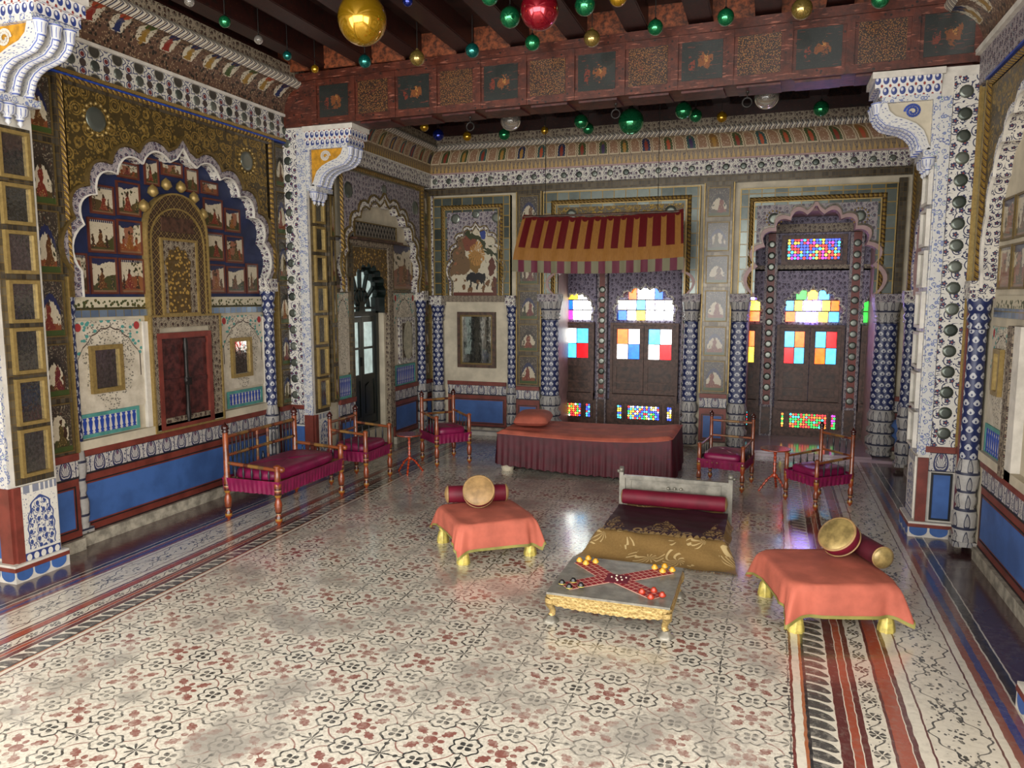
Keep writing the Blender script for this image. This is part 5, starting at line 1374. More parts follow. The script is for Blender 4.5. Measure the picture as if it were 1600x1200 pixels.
# ================================================================== right walls
RT = Fr((1.42, 0, 0), (0, -1, 0), (-1, 0, 0))        # u = -y
mb = MB(RT); mb.box(-10.0, 2.2, -.30, 0, 0, 4.1)
wt = struct('wall_right', mb, 'cream')
dado(RT, wt, -5.80, -3.2, .0); dado(RT, wt, -6.24, -6.02, .06)
arR = scallop(-4.98, .86, 1.85, 1.95, 2.95, 11, .05, 8, .8)
mb = MB(RT); spandrel(mb, arR, -4.98, 1.95, -5.97, -4.0, 3.18, 0, REC, 0, 1); obj('spandrel', mb, ['gold_relief', 'white_scroll'], wt)
mb = MB(RT); archband(mb, arR, -4.98, 1.95, .07, REC, REC + .012); obj('arch_band', mb, 'blue_scroll', wt)
mb = MB(RT); archband(mb, arR, -4.98, 1.95, .012, REC, REC + .02, 0, -.004); obj('arch_edge', mb, 'white', wt)
rope_frame(RT, wt, -6.02, -3.9, 3.24, 1.90, REC, .05)
mb = MB(RT); mb.box(-6.04, -6.02, 0, REC + .02, .7, 3.24); mb.box(-6.24, -6.22, 0, .09, .7, 3.24); obj('gilded_edge', mb, 'gold', wt)
slab(RT, 'mosaic_strip', wt, -6.22, -6.04, .7, 3.24, 0, .07, 'mosaic')
slab(RT, 'frieze_panel', wt, -6.25, -3.0, 3.25, 3.46, 0, REC + .02, 'lilac_scroll'); slab(RT, 'white_fillet', wt, -6.28, -3.0, 3.46, 3.50, 0, REC + .05, 'white'); slab(RT, 'blue_line', wt, -6.02, -3.0, 3.235, 3.25, 0, REC + .03, 'royal')
cove(RT, wt, -6.3, -3.0, 3.50, 3.77, .22, 'cove_old', n0=REC, hr=.10)
column(RT, wt, -5.95, .07, .05, 1.90, .060, .62)
slab(RT, 'red_edge', wt, -6.06, -6.02, .05, 1.9, .0, .12, 'red')
slab(RT, 'plaster_panel', wt, -5.82, -5.36, .94, 1.60, 0, .012, 'cream', 'lily', norm=True); balustrade(RT, wt, -5.80, -5.36, .74, .95, .012, 8)
mirror(RT, wt, -5.66, -5.50, 1.16, 1.46, .014, .03)
slab(RT, 'mosaic_band', wt, -5.8, -4.2, 1.66, 1.72, 0, .02, 'mosaic_blue'); slab(RT, 'garden_strip', wt, -5.8, -4.2, 1.72, 1.80, 0, .012, 'garden')
for k in range(4):
    for z0, z1 in ((1.84, 2.12), (2.15, 2.42)): picture(RT, wt, -5.78 + k * .30, -5.51 + k * .30, z0, z1, .006, 'miniature', .014)
slab(RT, 'doorcase', wt, -5.30, -5.20, .7, 1.62, 0, .06, 'dark_scroll'); slab(RT, 'white_reveal', wt, -5.20, -5.08, .7, 1.62, 0, .05, 'white')
slab(RT, 'sill', wt, -5.8, -3.6, .70, .76, 0, .05, 'cream')
# far bay on the right: arch, column, dado
slab(RT, 'frieze_panel', wt, -9.2, -6.6, 3.17, 3.335, 0, REC, 'white_scroll')
arG = scallop(-7.75, .72, 1.8, 1.9, 2.75, 9, .08, 7, .8)
mb = MB(RT); spandrel(mb, arG, -7.75, 1.9, -8.66, -6.9, 3.05, 0, REC, 0, 1); obj('spandrel', mb, ['gold_relief', 'pink'], wt)
mb = MB(RT); archband(mb, arG, -7.75, 1.9, .07, REC, REC + .012); obj('arch_band', mb, 'blue_scroll', wt)
rope_frame(RT, wt, -8.72, -6.85, 3.11, 1.85, REC, .05)
slab(RT, 'figured_panel', wt, -8.5, -7.0, 1.80, 2.9, 0, .01, 'pink')
column(RT, wt, -8.56, .07, .05, 1.85, .065, .62)
dado(RT, wt, -8.45, -6.6, .03); cove(RT, wt, -9.2, -6.6, 3.35, 3.60, .18, 'cove', n0=REC)
mb = MB(RT); mb.box(-8.80, -8.74, 0, .10, 0.05, 3.15); obj('corner_bead', mb, 'stone', wt)
mirror(RT, wt, -8.30, -7.75, .95, 1.65, .03, .05, 'brown')

# walls behind the camera keep the hall going; the arcade there stays open to the court
mb = MB(ID); mb.box(-5.3, -4.4, 1.95, 2.2, 0, 4.1); mb.box(1.2, 2.0, 1.95, 2.2, 0, 4.1); mb.box(-4.4, 1.2, 1.95, 2.2, 3.3, 4.1); mb.box(-1.9, -1.4, 1.95, 2.2, 0, 3.3)
struct('wall_front', mb, 'cream')

# ================================================================== furniture
def post(p, x, y, h, seat, tall, parent, k=1.0, name='leg'):
    """turned leg: orange shaft above, banded turned foot below"""
    mb = MB(); r = .021 * k
    foot = [(0, .010), (.04, .013), (.07, .024), (.20, .026), (.25, .013), (.33, .022), (.52, .027), (.62, .020), (.68, .014), (.74, .024), (.86, .024), (1, .026)]
    mb.lathe((x, y, 0), (x, y, seat * .78), [(t, a * k) for t, a in foot], 12, 0)
    mb.lathe((x, y, seat * .78), (x, y, h), [(0, r * 1.2), (.12, r * 1.2), (.14, r), (1, r * .92)], 12, 1)
    o = obj(name, mb, ['lacquer', 'post'], parent)
    f = MB(); f.lathe((x, y, h), (x, y, h + (.075 if tall else .03) * k), [(0, r * .9), (.1, r * 1.25), (.2, r * .8), (.35, r * 1.3), (.6, r * 1.2), (.8, r * .5), (1, .001)], 10)
    obj('finial', f, 'post_dark' if tall else 'post', o)
    return o
def rail(parent, a, b, r=.014, m='lacquer_rail', name='rail'): return obj(name, MB().lathe(a, b, [(0, r), (.02, r * 1.15), (.04, r), (.5, r * 1.05), (.96, r), (.98, r * 1.15), (1, r)], 10), m, parent)
def spindles(parent, a, b, z0, z1, n, r=.006):
    for k in range(n):
        t = (k + 1) / (n + 1); x = a[0] + (b[0] - a[0]) * t; y = a[1] + (b[1] - a[1]) * t
        obj('spindle', MB().lathe((x, y, z0), (x, y, z1), [(0, r * .6), (.15, r), (.3, r * .7), (.5, r * 1.5), (.75, r * 1.3), (.85, r * .6), (1, r)], 8), 'spindle', parent)
def cushion(parent, w_, d, z0, z1, m='magenta', name='cushion'):
    """soft pad, w along x, d along y"""
    def fn(i, j):
        a = 2 * PI * i; e = 5.0
        ca, sa = math.cos(a), math.sin(a)
        sx = math.copysign(abs(ca) ** (2 / e), ca); sy = math.copysign(abs(sa) ** (2 / e), sa)
        if j < .2: s_, z = j / .2 * .97, z0
        elif j < .6: t = (j - .2) / .4; s_, z = .97 + .03 * math.sin(PI * t), z0 + (z1 - z0) * .8 * t
        else: t = (j - .6) / .4; s_, z = .985 * (1 - t ** 1.6), z0 + (z1 - z0) * (.8 + .2 * math.sin(min(1, t * 2.2) * PI / 2)) + .006 * math.sin(ca * 5 + sa * 3) * t
        return (sx * s_ * w_ / 2, -sy * s_ * d / 2, z)
    sv = MB(ID); sv.grid(lambda i, j: fn(1 - i, j), 40, 12, 0, True, wrap=True); return obj(name, sv, m, parent)
def frill(parent, w_, d, z0, z1, m='magenta', amp=.012, n=22, sides='flrb', name='frill', sub=2):
    """pleated skirt round the seat"""
    P_ = [(-w_ / 2, d / 2), (-w_ / 2, -d / 2), (w_ / 2, -d / 2), (w_ / 2, d / 2), (-w_ / 2, d / 2)]
    mb = MB(); per = 2 * (w_ + d); pts = []
    N = int(n * per / w_ * sub)
    for k in range(N + 1):
        s_ = per * k / N
        for q in range(4):
            (a, b), (c, e) = P_[q], P_[q + 1]; l = math.hypot(c - a, e - b)
            if s_ <= l + 1e-9: break
            s_ -= l
        t = min(1, s_ / l); nx, ny = (e - b) / l, -(c - a) / l
        pts.append((a + (c - a) * t, b + (e - b) * t, -nx, -ny, k))
    rnd_ = random.Random(3); ph = [rnd_.uniform(.6, 1.4) for _ in range(N + 1)]
    def fn(i, j):
        k = min(N, int(round(i * N))); x, y, nx, ny, q = pts[k]
        o = (math.sin(q * PI * 2 / (2 * sub) * 1.0) * amp * ph[k]) * j + .012 * j
        return (x - nx * -o * -1 if False else x + (-nx) * o * -1, y + ny * o, z1 + (z0 - z1) * j + .006 * ph[k] * j)
    mb.grid(lambda i, j: (pts[min(N, int(round(i * N)))][0] - pts[min(N, int(round(i * N)))][2] * (-1) * 0 + pts[min(N, int(round(i * N)))][2] * -((math.sin(min(N, int(round(i * N))) * PI / sub) * amp * ph[min(N, int(round(i * N)))]) * j + .012 * j) * -1,
                          pts[min(N, int(round(i * N)))][1] + pts[min(N, int(round(i * N)))][3] * ((math.sin(min(N, int(round(i * N))) * PI / sub) * amp * ph[min(N, int(round(i * N)))]) * j + .012 * j),
                          z1 + (z0 - z1) * j + .006 * ph[min(N, int(round(i * N)))] * j), N, 4, 0, True)
    return obj(name, mb, m, parent)
def chair(label, x, y, rz, w_, d, seat, arm, back, k=1.0, name='low_armchair', group=None, nsp=4, barm=2, m='magenta'):
    t = thing(name, label, 'chair' if w_ < .7 else 'bench', (x, y, 0), rz, group)
    X, Y = w_ / 2, d / 2
    for sx in (-1, 1):
        post(t, sx * X, -Y, arm, seat, False, t, k); post(t, sx * X, Y, back, seat, True, t, k)
    zf = seat - .07 * k
    obj('seat_frame', MB(ID).box(-X, X, -Y, Y, zf - .012, zf + .012), 'lacquer_rail', t)
    for a, b in (((-X, -Y), (X, -Y)), ((-X, Y), (X, Y)), ((-X, -Y), (-X, Y)), ((X, -Y), (X, Y))): rail(t, (*a, zf), (*b, zf), .016 * k, name='seat_rail')
    for sx in (-1, 1):
        rail(t, (sx * X, -Y, arm - .012), (sx * X, Y, arm + .015), .013 * k, name='arm_rail'); spindles(t, (sx * X, -Y), (sx * X, Y), zf, arm - .01, nsp, .0055 * k)
    zt = back - .035
    rail(t, (-X, Y, zt), (X, Y, zt), .013 * k, name='back_rail'); rail(t, (-X, Y, seat + (zt - seat) * .45), (X, Y, seat + (zt - seat) * .45), .012 * k, name='back_rail')
    cushion(t, w_ - .035, d - .01, zf + .012, seat + .022, m)
    frill(t, w_ + .046 * k, d + .046 * k, zf - .075 * k, zf + .030, m, .008, max(12, int(22 * w_ / .45)))
    return t
gr = 'low cushioned armchairs'
c2 = chair('orange lacquered armchair with magenta cushion between the long bench and the red tripod table', -3.735, 6.40, PI / 2, .47, .38, .385, .52, .64, group=gr)
spindles(c2, (-.235, .19), (.235, .19), .50, .60, 4, .005)
c3 = chair('orange lacquered armchair with magenta cushion in the far left corner by the blue dado', -3.30, 7.455, math.radians(48), .38, .40, .385, .52, .70, group=gr)
r1 = chair('small dark armchair with plum cushion standing between the bed and the purple-lit table', -.35, 7.37, math.radians(-10), .40, .43, .315, .41, .62, .85, group=gr)
r2 = chair('small dark armchair turned sideways, spindle back, nearest the alcove step', .447, 6.98, math.radians(-49.7), .36, .38, .315, .41, .62, .85, group=gr)
spindles(r2, (-.18, .19), (.18, .19), .44, .57, 4, .005)
bench = chair('long orange lacquered bench with magenta cushion and spindled sides against the left wall', -3.86, 5.385, PI / 2, .93, .48, .40, .45, .71, 1.15, name='bench', nsp=5)
for a, b in ((-.44, -.08), (.08, .44)): spindles(bench, (a, .24), (b, .24), .36, .66, 6, .007)
for s in (-.07, .07): obj('back_post', MB().lathe((s, .24, .32), (s, .24, .68), [(0, .014), (.5, .011), (1, .014)], 8), 'lacquer_rail', bench)
spindles(bench, (-.05, .24), (.05, .24), .34, .47, 1, .01)
for s in (-1, 1): obj('arm_knob', MB().ball((s * .465, -.285, .445), .024, 12, 8), 'post', bench)

def tripod(x, y, rz, label):
    t = thing('tripod_table', label, 'table', (x, y, 0), rz, 'turned tripod tables')
    obj('table_top', MB().lathe((0, 0, .385), (0, 0, .402), [(0, .11), (.3, .135), (.7, .138), (1, .134)], 28), 'redtop', t)
    obj('stem', MB().lathe((0, 0, .13), (0, 0, .387), [(0, .022), (.08, .03), (.14, .012), (.3, .018), (.35, .010), (.5, .016), (.55, .010), (.7, .015), (.78, .010), (.9, .016), (1, .03)], 12), 'redtable', t)
    for k in range(3):
        a = 2 * PI * k / 3 - PI / 2; c, s_ = math.cos(a), math.sin(a)
        pts = [(0.01 * c, .01 * s_, .15), (.06 * c, .06 * s_, .115), (.11 * c, .11 * s_, .05), (.145 * c, .145 * s_, .0)]
        mb = MB()
        for p_, q_ in zip(pts, pts[1:]): mb.lathe(p_, q_, [(0, .009), (.25, .014), (.5, .008), (.75, .013), (1, .008)], 8)
        obj('leg', mb, 'redtable', t)
    return t
M['redtop'] = plain('red_lacquer_top', '#8a3a24', 0.18, var=0.2, coat=0.6)
tripod(-3.44, 6.86, .3, 'round red tripod table on beaded legs between the two magenta armchairs on the left')
tripod(.09, 7.29, .9, 'round red tripod table with purple-lit top between the two dark armchairs')

# ------------------------------------------------------------------ the long bed
bed = thing('bed', 'long low bed with coral top and pleated maroon skirt under the striped canopy', 'bed', (-1.73, 7.66, 0))
BX, BYh, BZ = .885, .44, .41
for sx in (-1, 1):
    for sy in (-1, 1): obj('foot', MB().lathe((sx * .80, sy * .36, 0), (sx * .80, sy * .36, .12), [(0, .06), (.3, .07), (.5, .045), (.8, .06), (1, .05)], 12), 'cream', bed)
obj('frame', MB(ID).box(-BX + .03, BX - .03, -BYh + .03, BYh - .03, .10, .34), 'brown', bed)
def bedz(x): return BZ + .035 * max(0, (x / BX)) ** 4 - .022 * math.cos(x * 1.7) + .02
def bedtop(i, j):
    x = -BX + 2 * BX * i; y = -BYh + 2 * BYh * j
    e = min(1, min(i, 1 - i) * 22, min(j, 1 - j) * 14); r_ = math.sqrt(1 - (1 - e) ** 2)
    return (x, -y, bedz(x) - .035 * (1 - r_) + .004 * math.sin(y * 19 + x * 2.5) + .003 * math.sin(y * 37 - x * 4))
obj('coral_sheet', MB(ID).grid(bedtop, 60, 30, 0, True), 'coral', bed)
# pleated skirt
N = 420; pts = []
per = 2 * (2 * BX + 2 * BYh); rr = random.Random(5)
cor = [(-BX, -BYh), (BX, -BYh), (BX, BYh), (-BX, BYh), (-BX, -BYh)]
for k in range(N + 1):
    s_ = per * k / N
    for q in range(4):
        (a, b), (c, e) = cor[q], cor[q + 1]; l = math.hypot(c - a, e - b)
        if s_ <= l + 1e-9: break
        s_ -= l
    t_ = min(1, s_ / l); pts.append((a + (c - a) * t_, b + (e - b) * t_, (e - b) / l, -(c - a) / l))
ph = [rr.uniform(.3, 1.2) for _ in range(N + 1)]
def skirt(i, j):
    k = min(N, int(round(i * N))); x, y, nx, ny = pts[k]
    o = .002 + j * (.022 + .010 * math.sin(k * PI / 2.5) * ph[k] + .008 * math.sin(k * .21))
    zt = bedz(x) - .030; zb = .075 - .045 * max(0, min(1, (x + BX) * 1.2)) + .006 * math.sin(k * .9)
    return (x + nx * o, y + ny * o, zt + (zb - zt) * j)
obj('pleated_skirt', MB().grid(skirt, N, 8, 0, True), 'maroon', bed)
obj('piping', MB().tube([(pts[k][0] + pts[k][2] * .004, pts[k][1] + pts[k][3] * .004, bedz(pts[k][0]) - .030) for k in range(0, N + 1, 6)], .006, 6), 'coral', bed)
def pillow(label, loc, rz, w_, d, h, m, name='pillow', rx=0):
    o = bpy.data.objects.new
    def fn(i, j):
        x = -1 + 2 * i; y = -1 + 2 * j
        th = (max(0, 1 - x ** 4) * max(0, 1 - y ** 4)) ** .5
        return (x * w_ / 2 * (1 - .06 * y * y), y * d / 2 * (1 - .06 * x * x), th)
    mb = MB(); mb.grid(lambda i, j: (fn(i, j)[0], fn(i, j)[1], fn(i, j)[2] * h * .62), 22, 16, 0, True); mb.grid(lambda i, j: (fn(1 - i, j)[0], fn(1 - i, j)[1], -fn(1 - i, j)[2] * h * .38), 22, 16, 0, True)
    o = obj(name, mb, m, None, loc, rz, label=label, category='pillow'); o.rotation_euler = (rx, 0, rz); return o
pillow('soft coral pillow lying on the left end of the long bed', (-2.36, 7.66, .492), math.radians(10), .38, .62, .13, 'coral')

# ------------------------------------------------------------------ canopy (swing cloth) above the bed
cn = thing('striped_canopy', 'sagging maroon and gold striped cloth hanging from two cords above the bed', 'canopy', (-1.8, 8.25, 2.1))
def cz_(x): return .055 * (x / .93) ** 2
def cloth(i, j):
    x = (-.93 + 1.86 * i) * (1 - .045 * (j)) ; s_ = 1 - j
    y = -.16 * math.cos(j * PI / 2) ** .9 if j < 1 else 0
    return (x, -(-.20 + .26 * j + .012 * math.sin(i * 62)), .06 + .50 * j ** .85 + cz_(x) * (.6 + .4 * j) + .004 * math.sin(i * 70) * j)
obj('cloth', MB(ID).grid(lambda i, j: (cloth(i, j)[0], -cloth(i, j)[1] * -1, cloth(i, j)[2]), 90, 12, 0, True, lambda i, j: (i * 1.86, j * .51)), 'canopy', cn)
def val(i, j): x, n, z = cloth(i, 0); return (x * 1.005, n + .006 + .006 * math.sin(i * 75) * (1 - j), z - .13 * (1 - j) + .005)
obj('valance', MB(ID).grid(val, 90, 3, 0, True, lambda i, j: (i * 1.86, j * .13)), 'valance', cn)
obj('rod', MB().lathe((-.88, .055, .585), (.88, .055, .585), [(0, .014), (.5, .014), (1, .014)], 8), 'brown', cn)
for x in (-.63, .62): obj('cord', MB().lathe((x, .055, .59 + cz_(x)), (x, .055, 1.86), [(0, .004), (1, .004)], 6), 'cord', cn)

# ------------------------------------------------------------------ draped stools
def drape(parent, half, z, hem, flare, m, trim, seed):
    """cloth over a square stool; corners hang lower and swing out"""
    rr = random.Random(seed); ph = [rr.uniform(0, 6.28) for _ in range(6)]
    def out(a):
        ca, sa = math.cos(a), math.sin(a); e = 7
        return math.copysign(abs(ca) ** (2 / e), ca), math.copysign(abs(sa) ** (2 / e), sa)
    def pt(i, j):
        a = 2 * PI * i; x, y = out(a); cor_ = (abs(math.cos(a) * math.sin(a)) * 2) ** 6
        fold = math.sin(a * 9 + ph[0]) * .010 + math.sin(a * 17 + ph[1]) * .006 + math.sin(a * 5 + ph[2]) * .008
        if j <= .45:
            s_ = (j / .45); zz = z + .006 * math.cos(s_ * 2) - .004 * math.sin(x * s_ * 9 + ph[3]) * s_
            return (x * half * s_, y * half * s_, zz)
        t = (j - .45) / .55
        r_ = half * (1 + .06 * math.sin(min(1, t * 3) * PI / 2)) + (flare * (.25 + .9 * cor_) + fold) * t
        zh = hem[int(((a + PI / 4) % (2 * PI)) / (PI / 2)) % 4] - .045 * cor_
        drop = (z - zh)
        return (x * r_, y * r_, z - drop * (t ** 1.25) - .0)
    mb = MB(); mb.grid(lambda i, j: pt(i, j), 128, 22, 0, True, wrap=True)
    for k in range(len(mb.f)): pass
    o = obj('cover_cloth', mb, m, parent)
    tb = MB(); tb.grid(lambda i, j: tuple(Vector(pt(i, .955 + .045 * j)) + Vector(out(2 * PI * i) + (0,)) * .0035), 128, 2, 0, True, wrap=True); obj('trim', tb, trim, o)
    return o
def stool(label, x, y, rz, half, hem, seed, lh):
    t = thing('draped_stool', label, 'stool', (x, y, 0), rz, 'coral draped stools')
    obj('frame', MB(ID).box(-half + .03, half - .03, -half + .03, half - .03, .17, .262), 'gold_leg', t)
    for sx in (-1, 1):
        for sy in (-1, 1):
            obj('leg', MB().lathe((sx * lh, sy * lh, 0), (sx * lh, sy * lh, .18), [(0, .040), (.1, .040), (.42, .030), (.5, .020), (.56, .028), (.65, .018), (.85, .028), (1, .03)], 24, 0, True, (8, .16)), 'gold_leg', t)
    drape(t, half, .275, hem, .055, 'coral', 'olive', seed)
    return t
stool('coral draped stool on gilt legs, left of the stone-backed seat', -1.875, 4.925, math.radians(40), .275, [.13, .13, .14, .09], 4, .245)
stool('coral draped stool with olive hem at the right, over the striped floor border', .345, 4.51, math.radians(18.8), .285, [.13, .13, .13, .10], 9, .245)
def bolster(label, loc, rz, L, r, m, mend):
    t = thing('bolster', label, 'bolster', loc, rz, 'bolsters')
    obj('body', MB().lathe((-L / 2, 0, 0), (L / 2, 0, 0), [(0, r * .94), (.02, r), (.5, r * 1.01), (.98, r), (1, r * .94)], 28), m, t)
    for s in (-1, 1):
        obj('end_disc', MB().lathe((s * L / 2, 0, 0), (s * (L / 2 + r * .42), 0, 0), [(0, r * .97), (.15, r * 1.0), (.4, r * .9), (.75, r * .6), (1, .0)], 28, 0, True, (14, .02)), mend, t)
        obj('piping', MB().lathe((s * (L / 2 - .004), 0, 0), (s * (L / 2 + .006), 0, 0), [(0, r * .95), (.3, r * 1.06), (.7, r * 1.06), (1, r * .95)], 28), 'gold_satin', t)
    return t
def roundcushion(label, loc, rot, r, h, mtop, mside):
    t = thing('round_cushion', label, 'cushion', loc, 0, 'round velvet cushions'); t.rotation_euler = rot
    obj('side_band', MB().lathe((0, 0, -h / 2), (0, 0, h / 2), [(0, r * .96), (.15, r), (.5, r * 1.02), (.85, r), (1, r * .96)], 36), mside, t)
    for s in (-1, 1): obj('face', MB().lathe((0, 0, s * h / 2), (0, 0, s * (h / 2 + .022)), [(0, r * .97), (.4, r * .85), (.8, r * .5), (1, 0)], 36, 0, True, (16, .012)), mtop, t)
    for s in (-1, 1): obj('piping', MB().lathe((0, 0, s * h / 2 - .004), (0, 0, s * h / 2 + .004), [(0, r * .96), (.3, r * 1.03), (.7, r * 1.03), (1, r * .96)], 36), 'gold_satin', t)
    return t
b1 = bolster('crimson velvet bolster with gold ends lying along the back of the left stool', (-2.015, 5.115, .342), math.radians(27), .43, .062, 'crimson', 'gold_satin')
roundcushion('round cushion with tan gold face leaning on the bolster of the left stool', (-1.945, 4.975, .397), (math.radians(56), 0, math.radians(20)), .112, .055, 'gold_satin', 'crimson')
b2 = bolster('crimson velvet bolster with shiny gold ends on the right side of the right stool', (.56, 4.735, .345), math.radians(-66), .42, .060, 'maroon', 'gold_foil')
roundcushion('round cushion with olive gold face tipped against the bolster of the right stool', (.43, 4.69, .397), (math.radians(48), 0, math.radians(-42)), .112, .062, 'gold_foil', 'crimson')

# ------------------------------------------------------------------ low seat with a grey headboard
st = thing('low_throne', 'low floor seat with a grey carved metal headboard and scrolled posts', 'seat', (-.675, 5.6, 0))
mb = MB(ID); Y_ = .44
mb.box(-.42, .42, -Y_ - .02, -Y_ + .0, .02, .345)
frame(mb, -.42, .42, .17, .345, .022, -Y_ - .0, -Y_ + .016)
frame(mb, -.36, .36, .205, .31, .010, -Y_, -Y_ + .010)
for (a, b) in ((-.075, .025), (.05, .018), (.0, .012)): mb.box(a - b, a + b, -Y_, -Y_ + .014, .25, .262)
mb.fr = Fr((0, 0, 0), (1, 0, 0), (0, -1, 0))
obj('headboard', mb, 'silver', st)
orn = MB(ID)
for x in (-.05, 0, .05): orn.ball((x, -Y_ + .012, .262), .014, 10, 6)
orn.lathe((-.10, -Y_ + .012, .247), (.10, -Y_ + .012, .247), [(0, .004), (.5, .007), (1, .004)], 6); obj('ornament', orn, 'silver', st)
for s in (-1, 1):
    q = MB(ID); q.box(s * .43 - .016, s * .43 + .016, -Y_ - .03, -Y_ + .012, 0, .375); o = obj('post', q, 'silver', st)
    q = MB(ID); q.lathe((s * .43 - .02, -Y_ - .01, .385), (s * .43 + .02, -Y_ - .01, .385), [(0, .012), (.1, .028), (.9, .028), (1, .012)], 14); q.ball((s * .455, -Y_ - .01, .372), .016, 8, 6); obj('scroll', q, 'silver', o)
def seat_pad(i, j):
    x = -.415 + .83 * i; y = -.36 + .76 * j; e = min(1, min(i, 1 - i) * 10, (1 - j) * 10 if j > .5 else 1, j * 6)
    return (x, -y, .03 + .075 * math.sqrt(max(0, 1 - (1 - e) ** 2)))
obj('seat_pad', MB(ID).grid(seat_pad, 24, 24), 'maroon', st)
obj('brace', MB(ID).box(-.41, .41, -Y_ + .02, .36, .0, .03), 'silver', st)
# brocade spread
def brz(x, y):      # local x, y (front negative)
    k = min(1, max(0, (y + .63) / .30)); k = k * k * (3 - 2 * k)
    kx = min(1, max(0, (.50 + (0.06 if y < -.3 else 0) - abs(x)) / .10)); kx = kx * kx * (3 - 2 * kx)
    return .004 + (.112 * min(k, 1)) * kx + .004 * math.sin(x * 25 + y * 13) + .003 * math.sin(y * 40 + x * 9)
def broc(i, j):
    y = -.66 + 1.04 * j; wd = .435 + .105 * max(0, 1 - (y + .66) / .35) ** 1.0
    if y > -.31: wd = .435 + .03
    t = min(1, max(0, (y + .66) / .35)); wd = .54 - (.54 - .462) * t
    x = (-1 + 2 * i) * wd
    return (x + .006 * math.sin(y * 22), y, max(.004, brz(x * .50 / wd * 1.0, y)) + .004)
obj_b = obj('brocade_spread', MB().grid(broc, 70, 60, 0, True, lambda i, j: (i * 1.0, j * 1.04)), 'brocade', None, (-.675, 5.6, 0), label='gold brocade spread falling from the low seat onto the floor', category='cloth')
fr_t = MB()
for k in range(60):
    i = k / 59; x, y, z = broc(i, 0); fr_t.face([(x - .004, y, .006), (x + .004, y, .006), (x + .003 * math.sin(k), y - .022, .002)])
obj('fringe', fr_t, 'brocade', obj_b)
def covr(i, j):
    y = -.36 + .68 * j; x = (-1 + 2 * i) * .425
    return (x, y, brz(x * .9, y) + .012)
obj('embroidered_cover', MB().grid(covr, 50, 40, 0, True, lambda i, j: (-.425 + .85 * i, .68 * j)), 'cover', None, (-.675, 5.6, 0), label='plum velvet cover with gold embroidered sprays on the low seat', category='cloth')
t = thing('bolster', 'long crimson bolster lying against the grey headboard', 'bolster', (-.675, 5.955, .190), 0, 'bolsters')
obj('body', MB().lathe((-.40, 0, 0), (.40, 0, 0), [(0, .056), (.02, .060), (.5, .061), (.98, .060), (1, .056)], 28), 'crimson', t)
for s in (-1, 1): obj('end_disc', MB().lathe((s * .40, 0, 0), (s * .418, 0, 0), [(0, .057), (.4, .05), (1, 0)], 24), 'gold_satin', t)

# ------------------------------------------------------------------ game table
gt = thing('game_table', 'low grey silver-topped game table with gilt apron and curved legs', 'table', (-.78, 4.19, 0))
GX, GY = .338, .312
obj('table_top', MB(ID).box(-GX, GX, -GY, GY, .158, .170), 'silver', gt)
def f_apron():
    X, Y = uv(); v = voro(vec(X, Y), 70.0); n = noise(vec(X, Y), 60.0, 3.0)
    return dict(col=mix(v, '#8f7440', '#cbb074'), rough=.4, metal=.35, bump=v + n, bstr=.7, bdist=.004)
M['apron'] = mat('chased_gilt_apron', f_apron)
def apron(a, b, fr):
    mb = MB(fr); L = b - a; n = 30; pts = [(a, .158), (a, .098)]
    for k in range(n + 1):
        t_ = k / n; u = a + L * t_; pts.append((u, .082 + .018 * abs(2 * t_ - 1) ** 3 + (.006 if k % 2 else 0)))
    pts += [(b, .098), (b, .158)]
    mb.prism(pts, 0, .012, 0, 0, True)
    mb.box(a, b, .012, .018, .142, .152); mb.box(a, b, .012, .016, .112, .116)
    obj('apron', mb, 'apron', gt)
apron(-GX + .02, GX - .02, Fr((0, -GY + .012, 0), (1, 0, 0), (0, -1, 0))); apron(-GX + .02, GX - .02, Fr((0, GY - .012, 0), (-1, 0, 0), (0, 1, 0)))
apron(-GY + .02, GY - .02, Fr((GX - .012, 0, 0), (0, 1, 0), (1, 0, 0))); apron(-GY + .02, GY - .02, Fr((-GX + .012, 0, 0), (0, -1, 0), (-1, 0, 0)))
for sx in (-1, 1):
    for sy in (-1, 1):
        mb = MB(); P_ = [(.0, .158, .022), (.012, .13, .030), (.016, .105, .026), (.006, .075, .018), (-.002, .05, .016), (.008, .028, .020)]
        for (o0, z0, r0), (o1, z1, r1) in zip(P_, P_[1:]):
            a = Vector((sx * (GX - .03 + o0), sy * (GY - .03 + o0), z0)); b = Vector((sx * (GX - .03 + o1), sy * (GY - .03 + o1), z1)); mb.lathe(a, b, [(0, r0), (1, r1)], 10)
        lg = obj('leg', mb, 'apron', gt)
        x, y = sx * (GX - .022), sy * (GY - .022)
        obj('foot_cup', MB().lathe((x, y, 0), (x, y, .034), [(0, .044), (.25, .042), (.6, .028), (1, .018)], 16, 0, True, (6, .1)), 'silver', lg)
# cloth cross lies on the table top
gc = thing('game_cloth', 'red checked cross-shaped game cloth spread over the silver table', 'cloth', (-.78, 4.19, .171))
def arm(name, a, b, wd, z):
    a, b = Vector((*a, 0)), Vector((*b, 0)); d_ = (b - a); L = d_.length; d_.normalize(); s_ = Vector((-d_.y, d_.x, 0))
    mb = MB(); q = [a - s_ * wd / 2, b - s_ * wd / 2, b + s_ * wd / 2, a + s_ * wd / 2]
    top = [(p.x, p.y, z) for p in q]; mb.face(top, [(0, 0), (0, L), (1, L), (1, 0)])
    for k in range(4): p_, r_ = q[k], q[(k + 1) % 4]; mb.face([(p_.x, p_.y, 0), (r_.x, r_.y, 0), (r_.x, r_.y, z), (p_.x, p_.y, z)], [(.5, 0)] * 4)
    obj('arm', mb, 'game', gc)
arm('arm', (-.025, -.02), (-.262, .220), .112, .0022); arm('arm', (.025, .02), (.262, .232), .112, .0026)
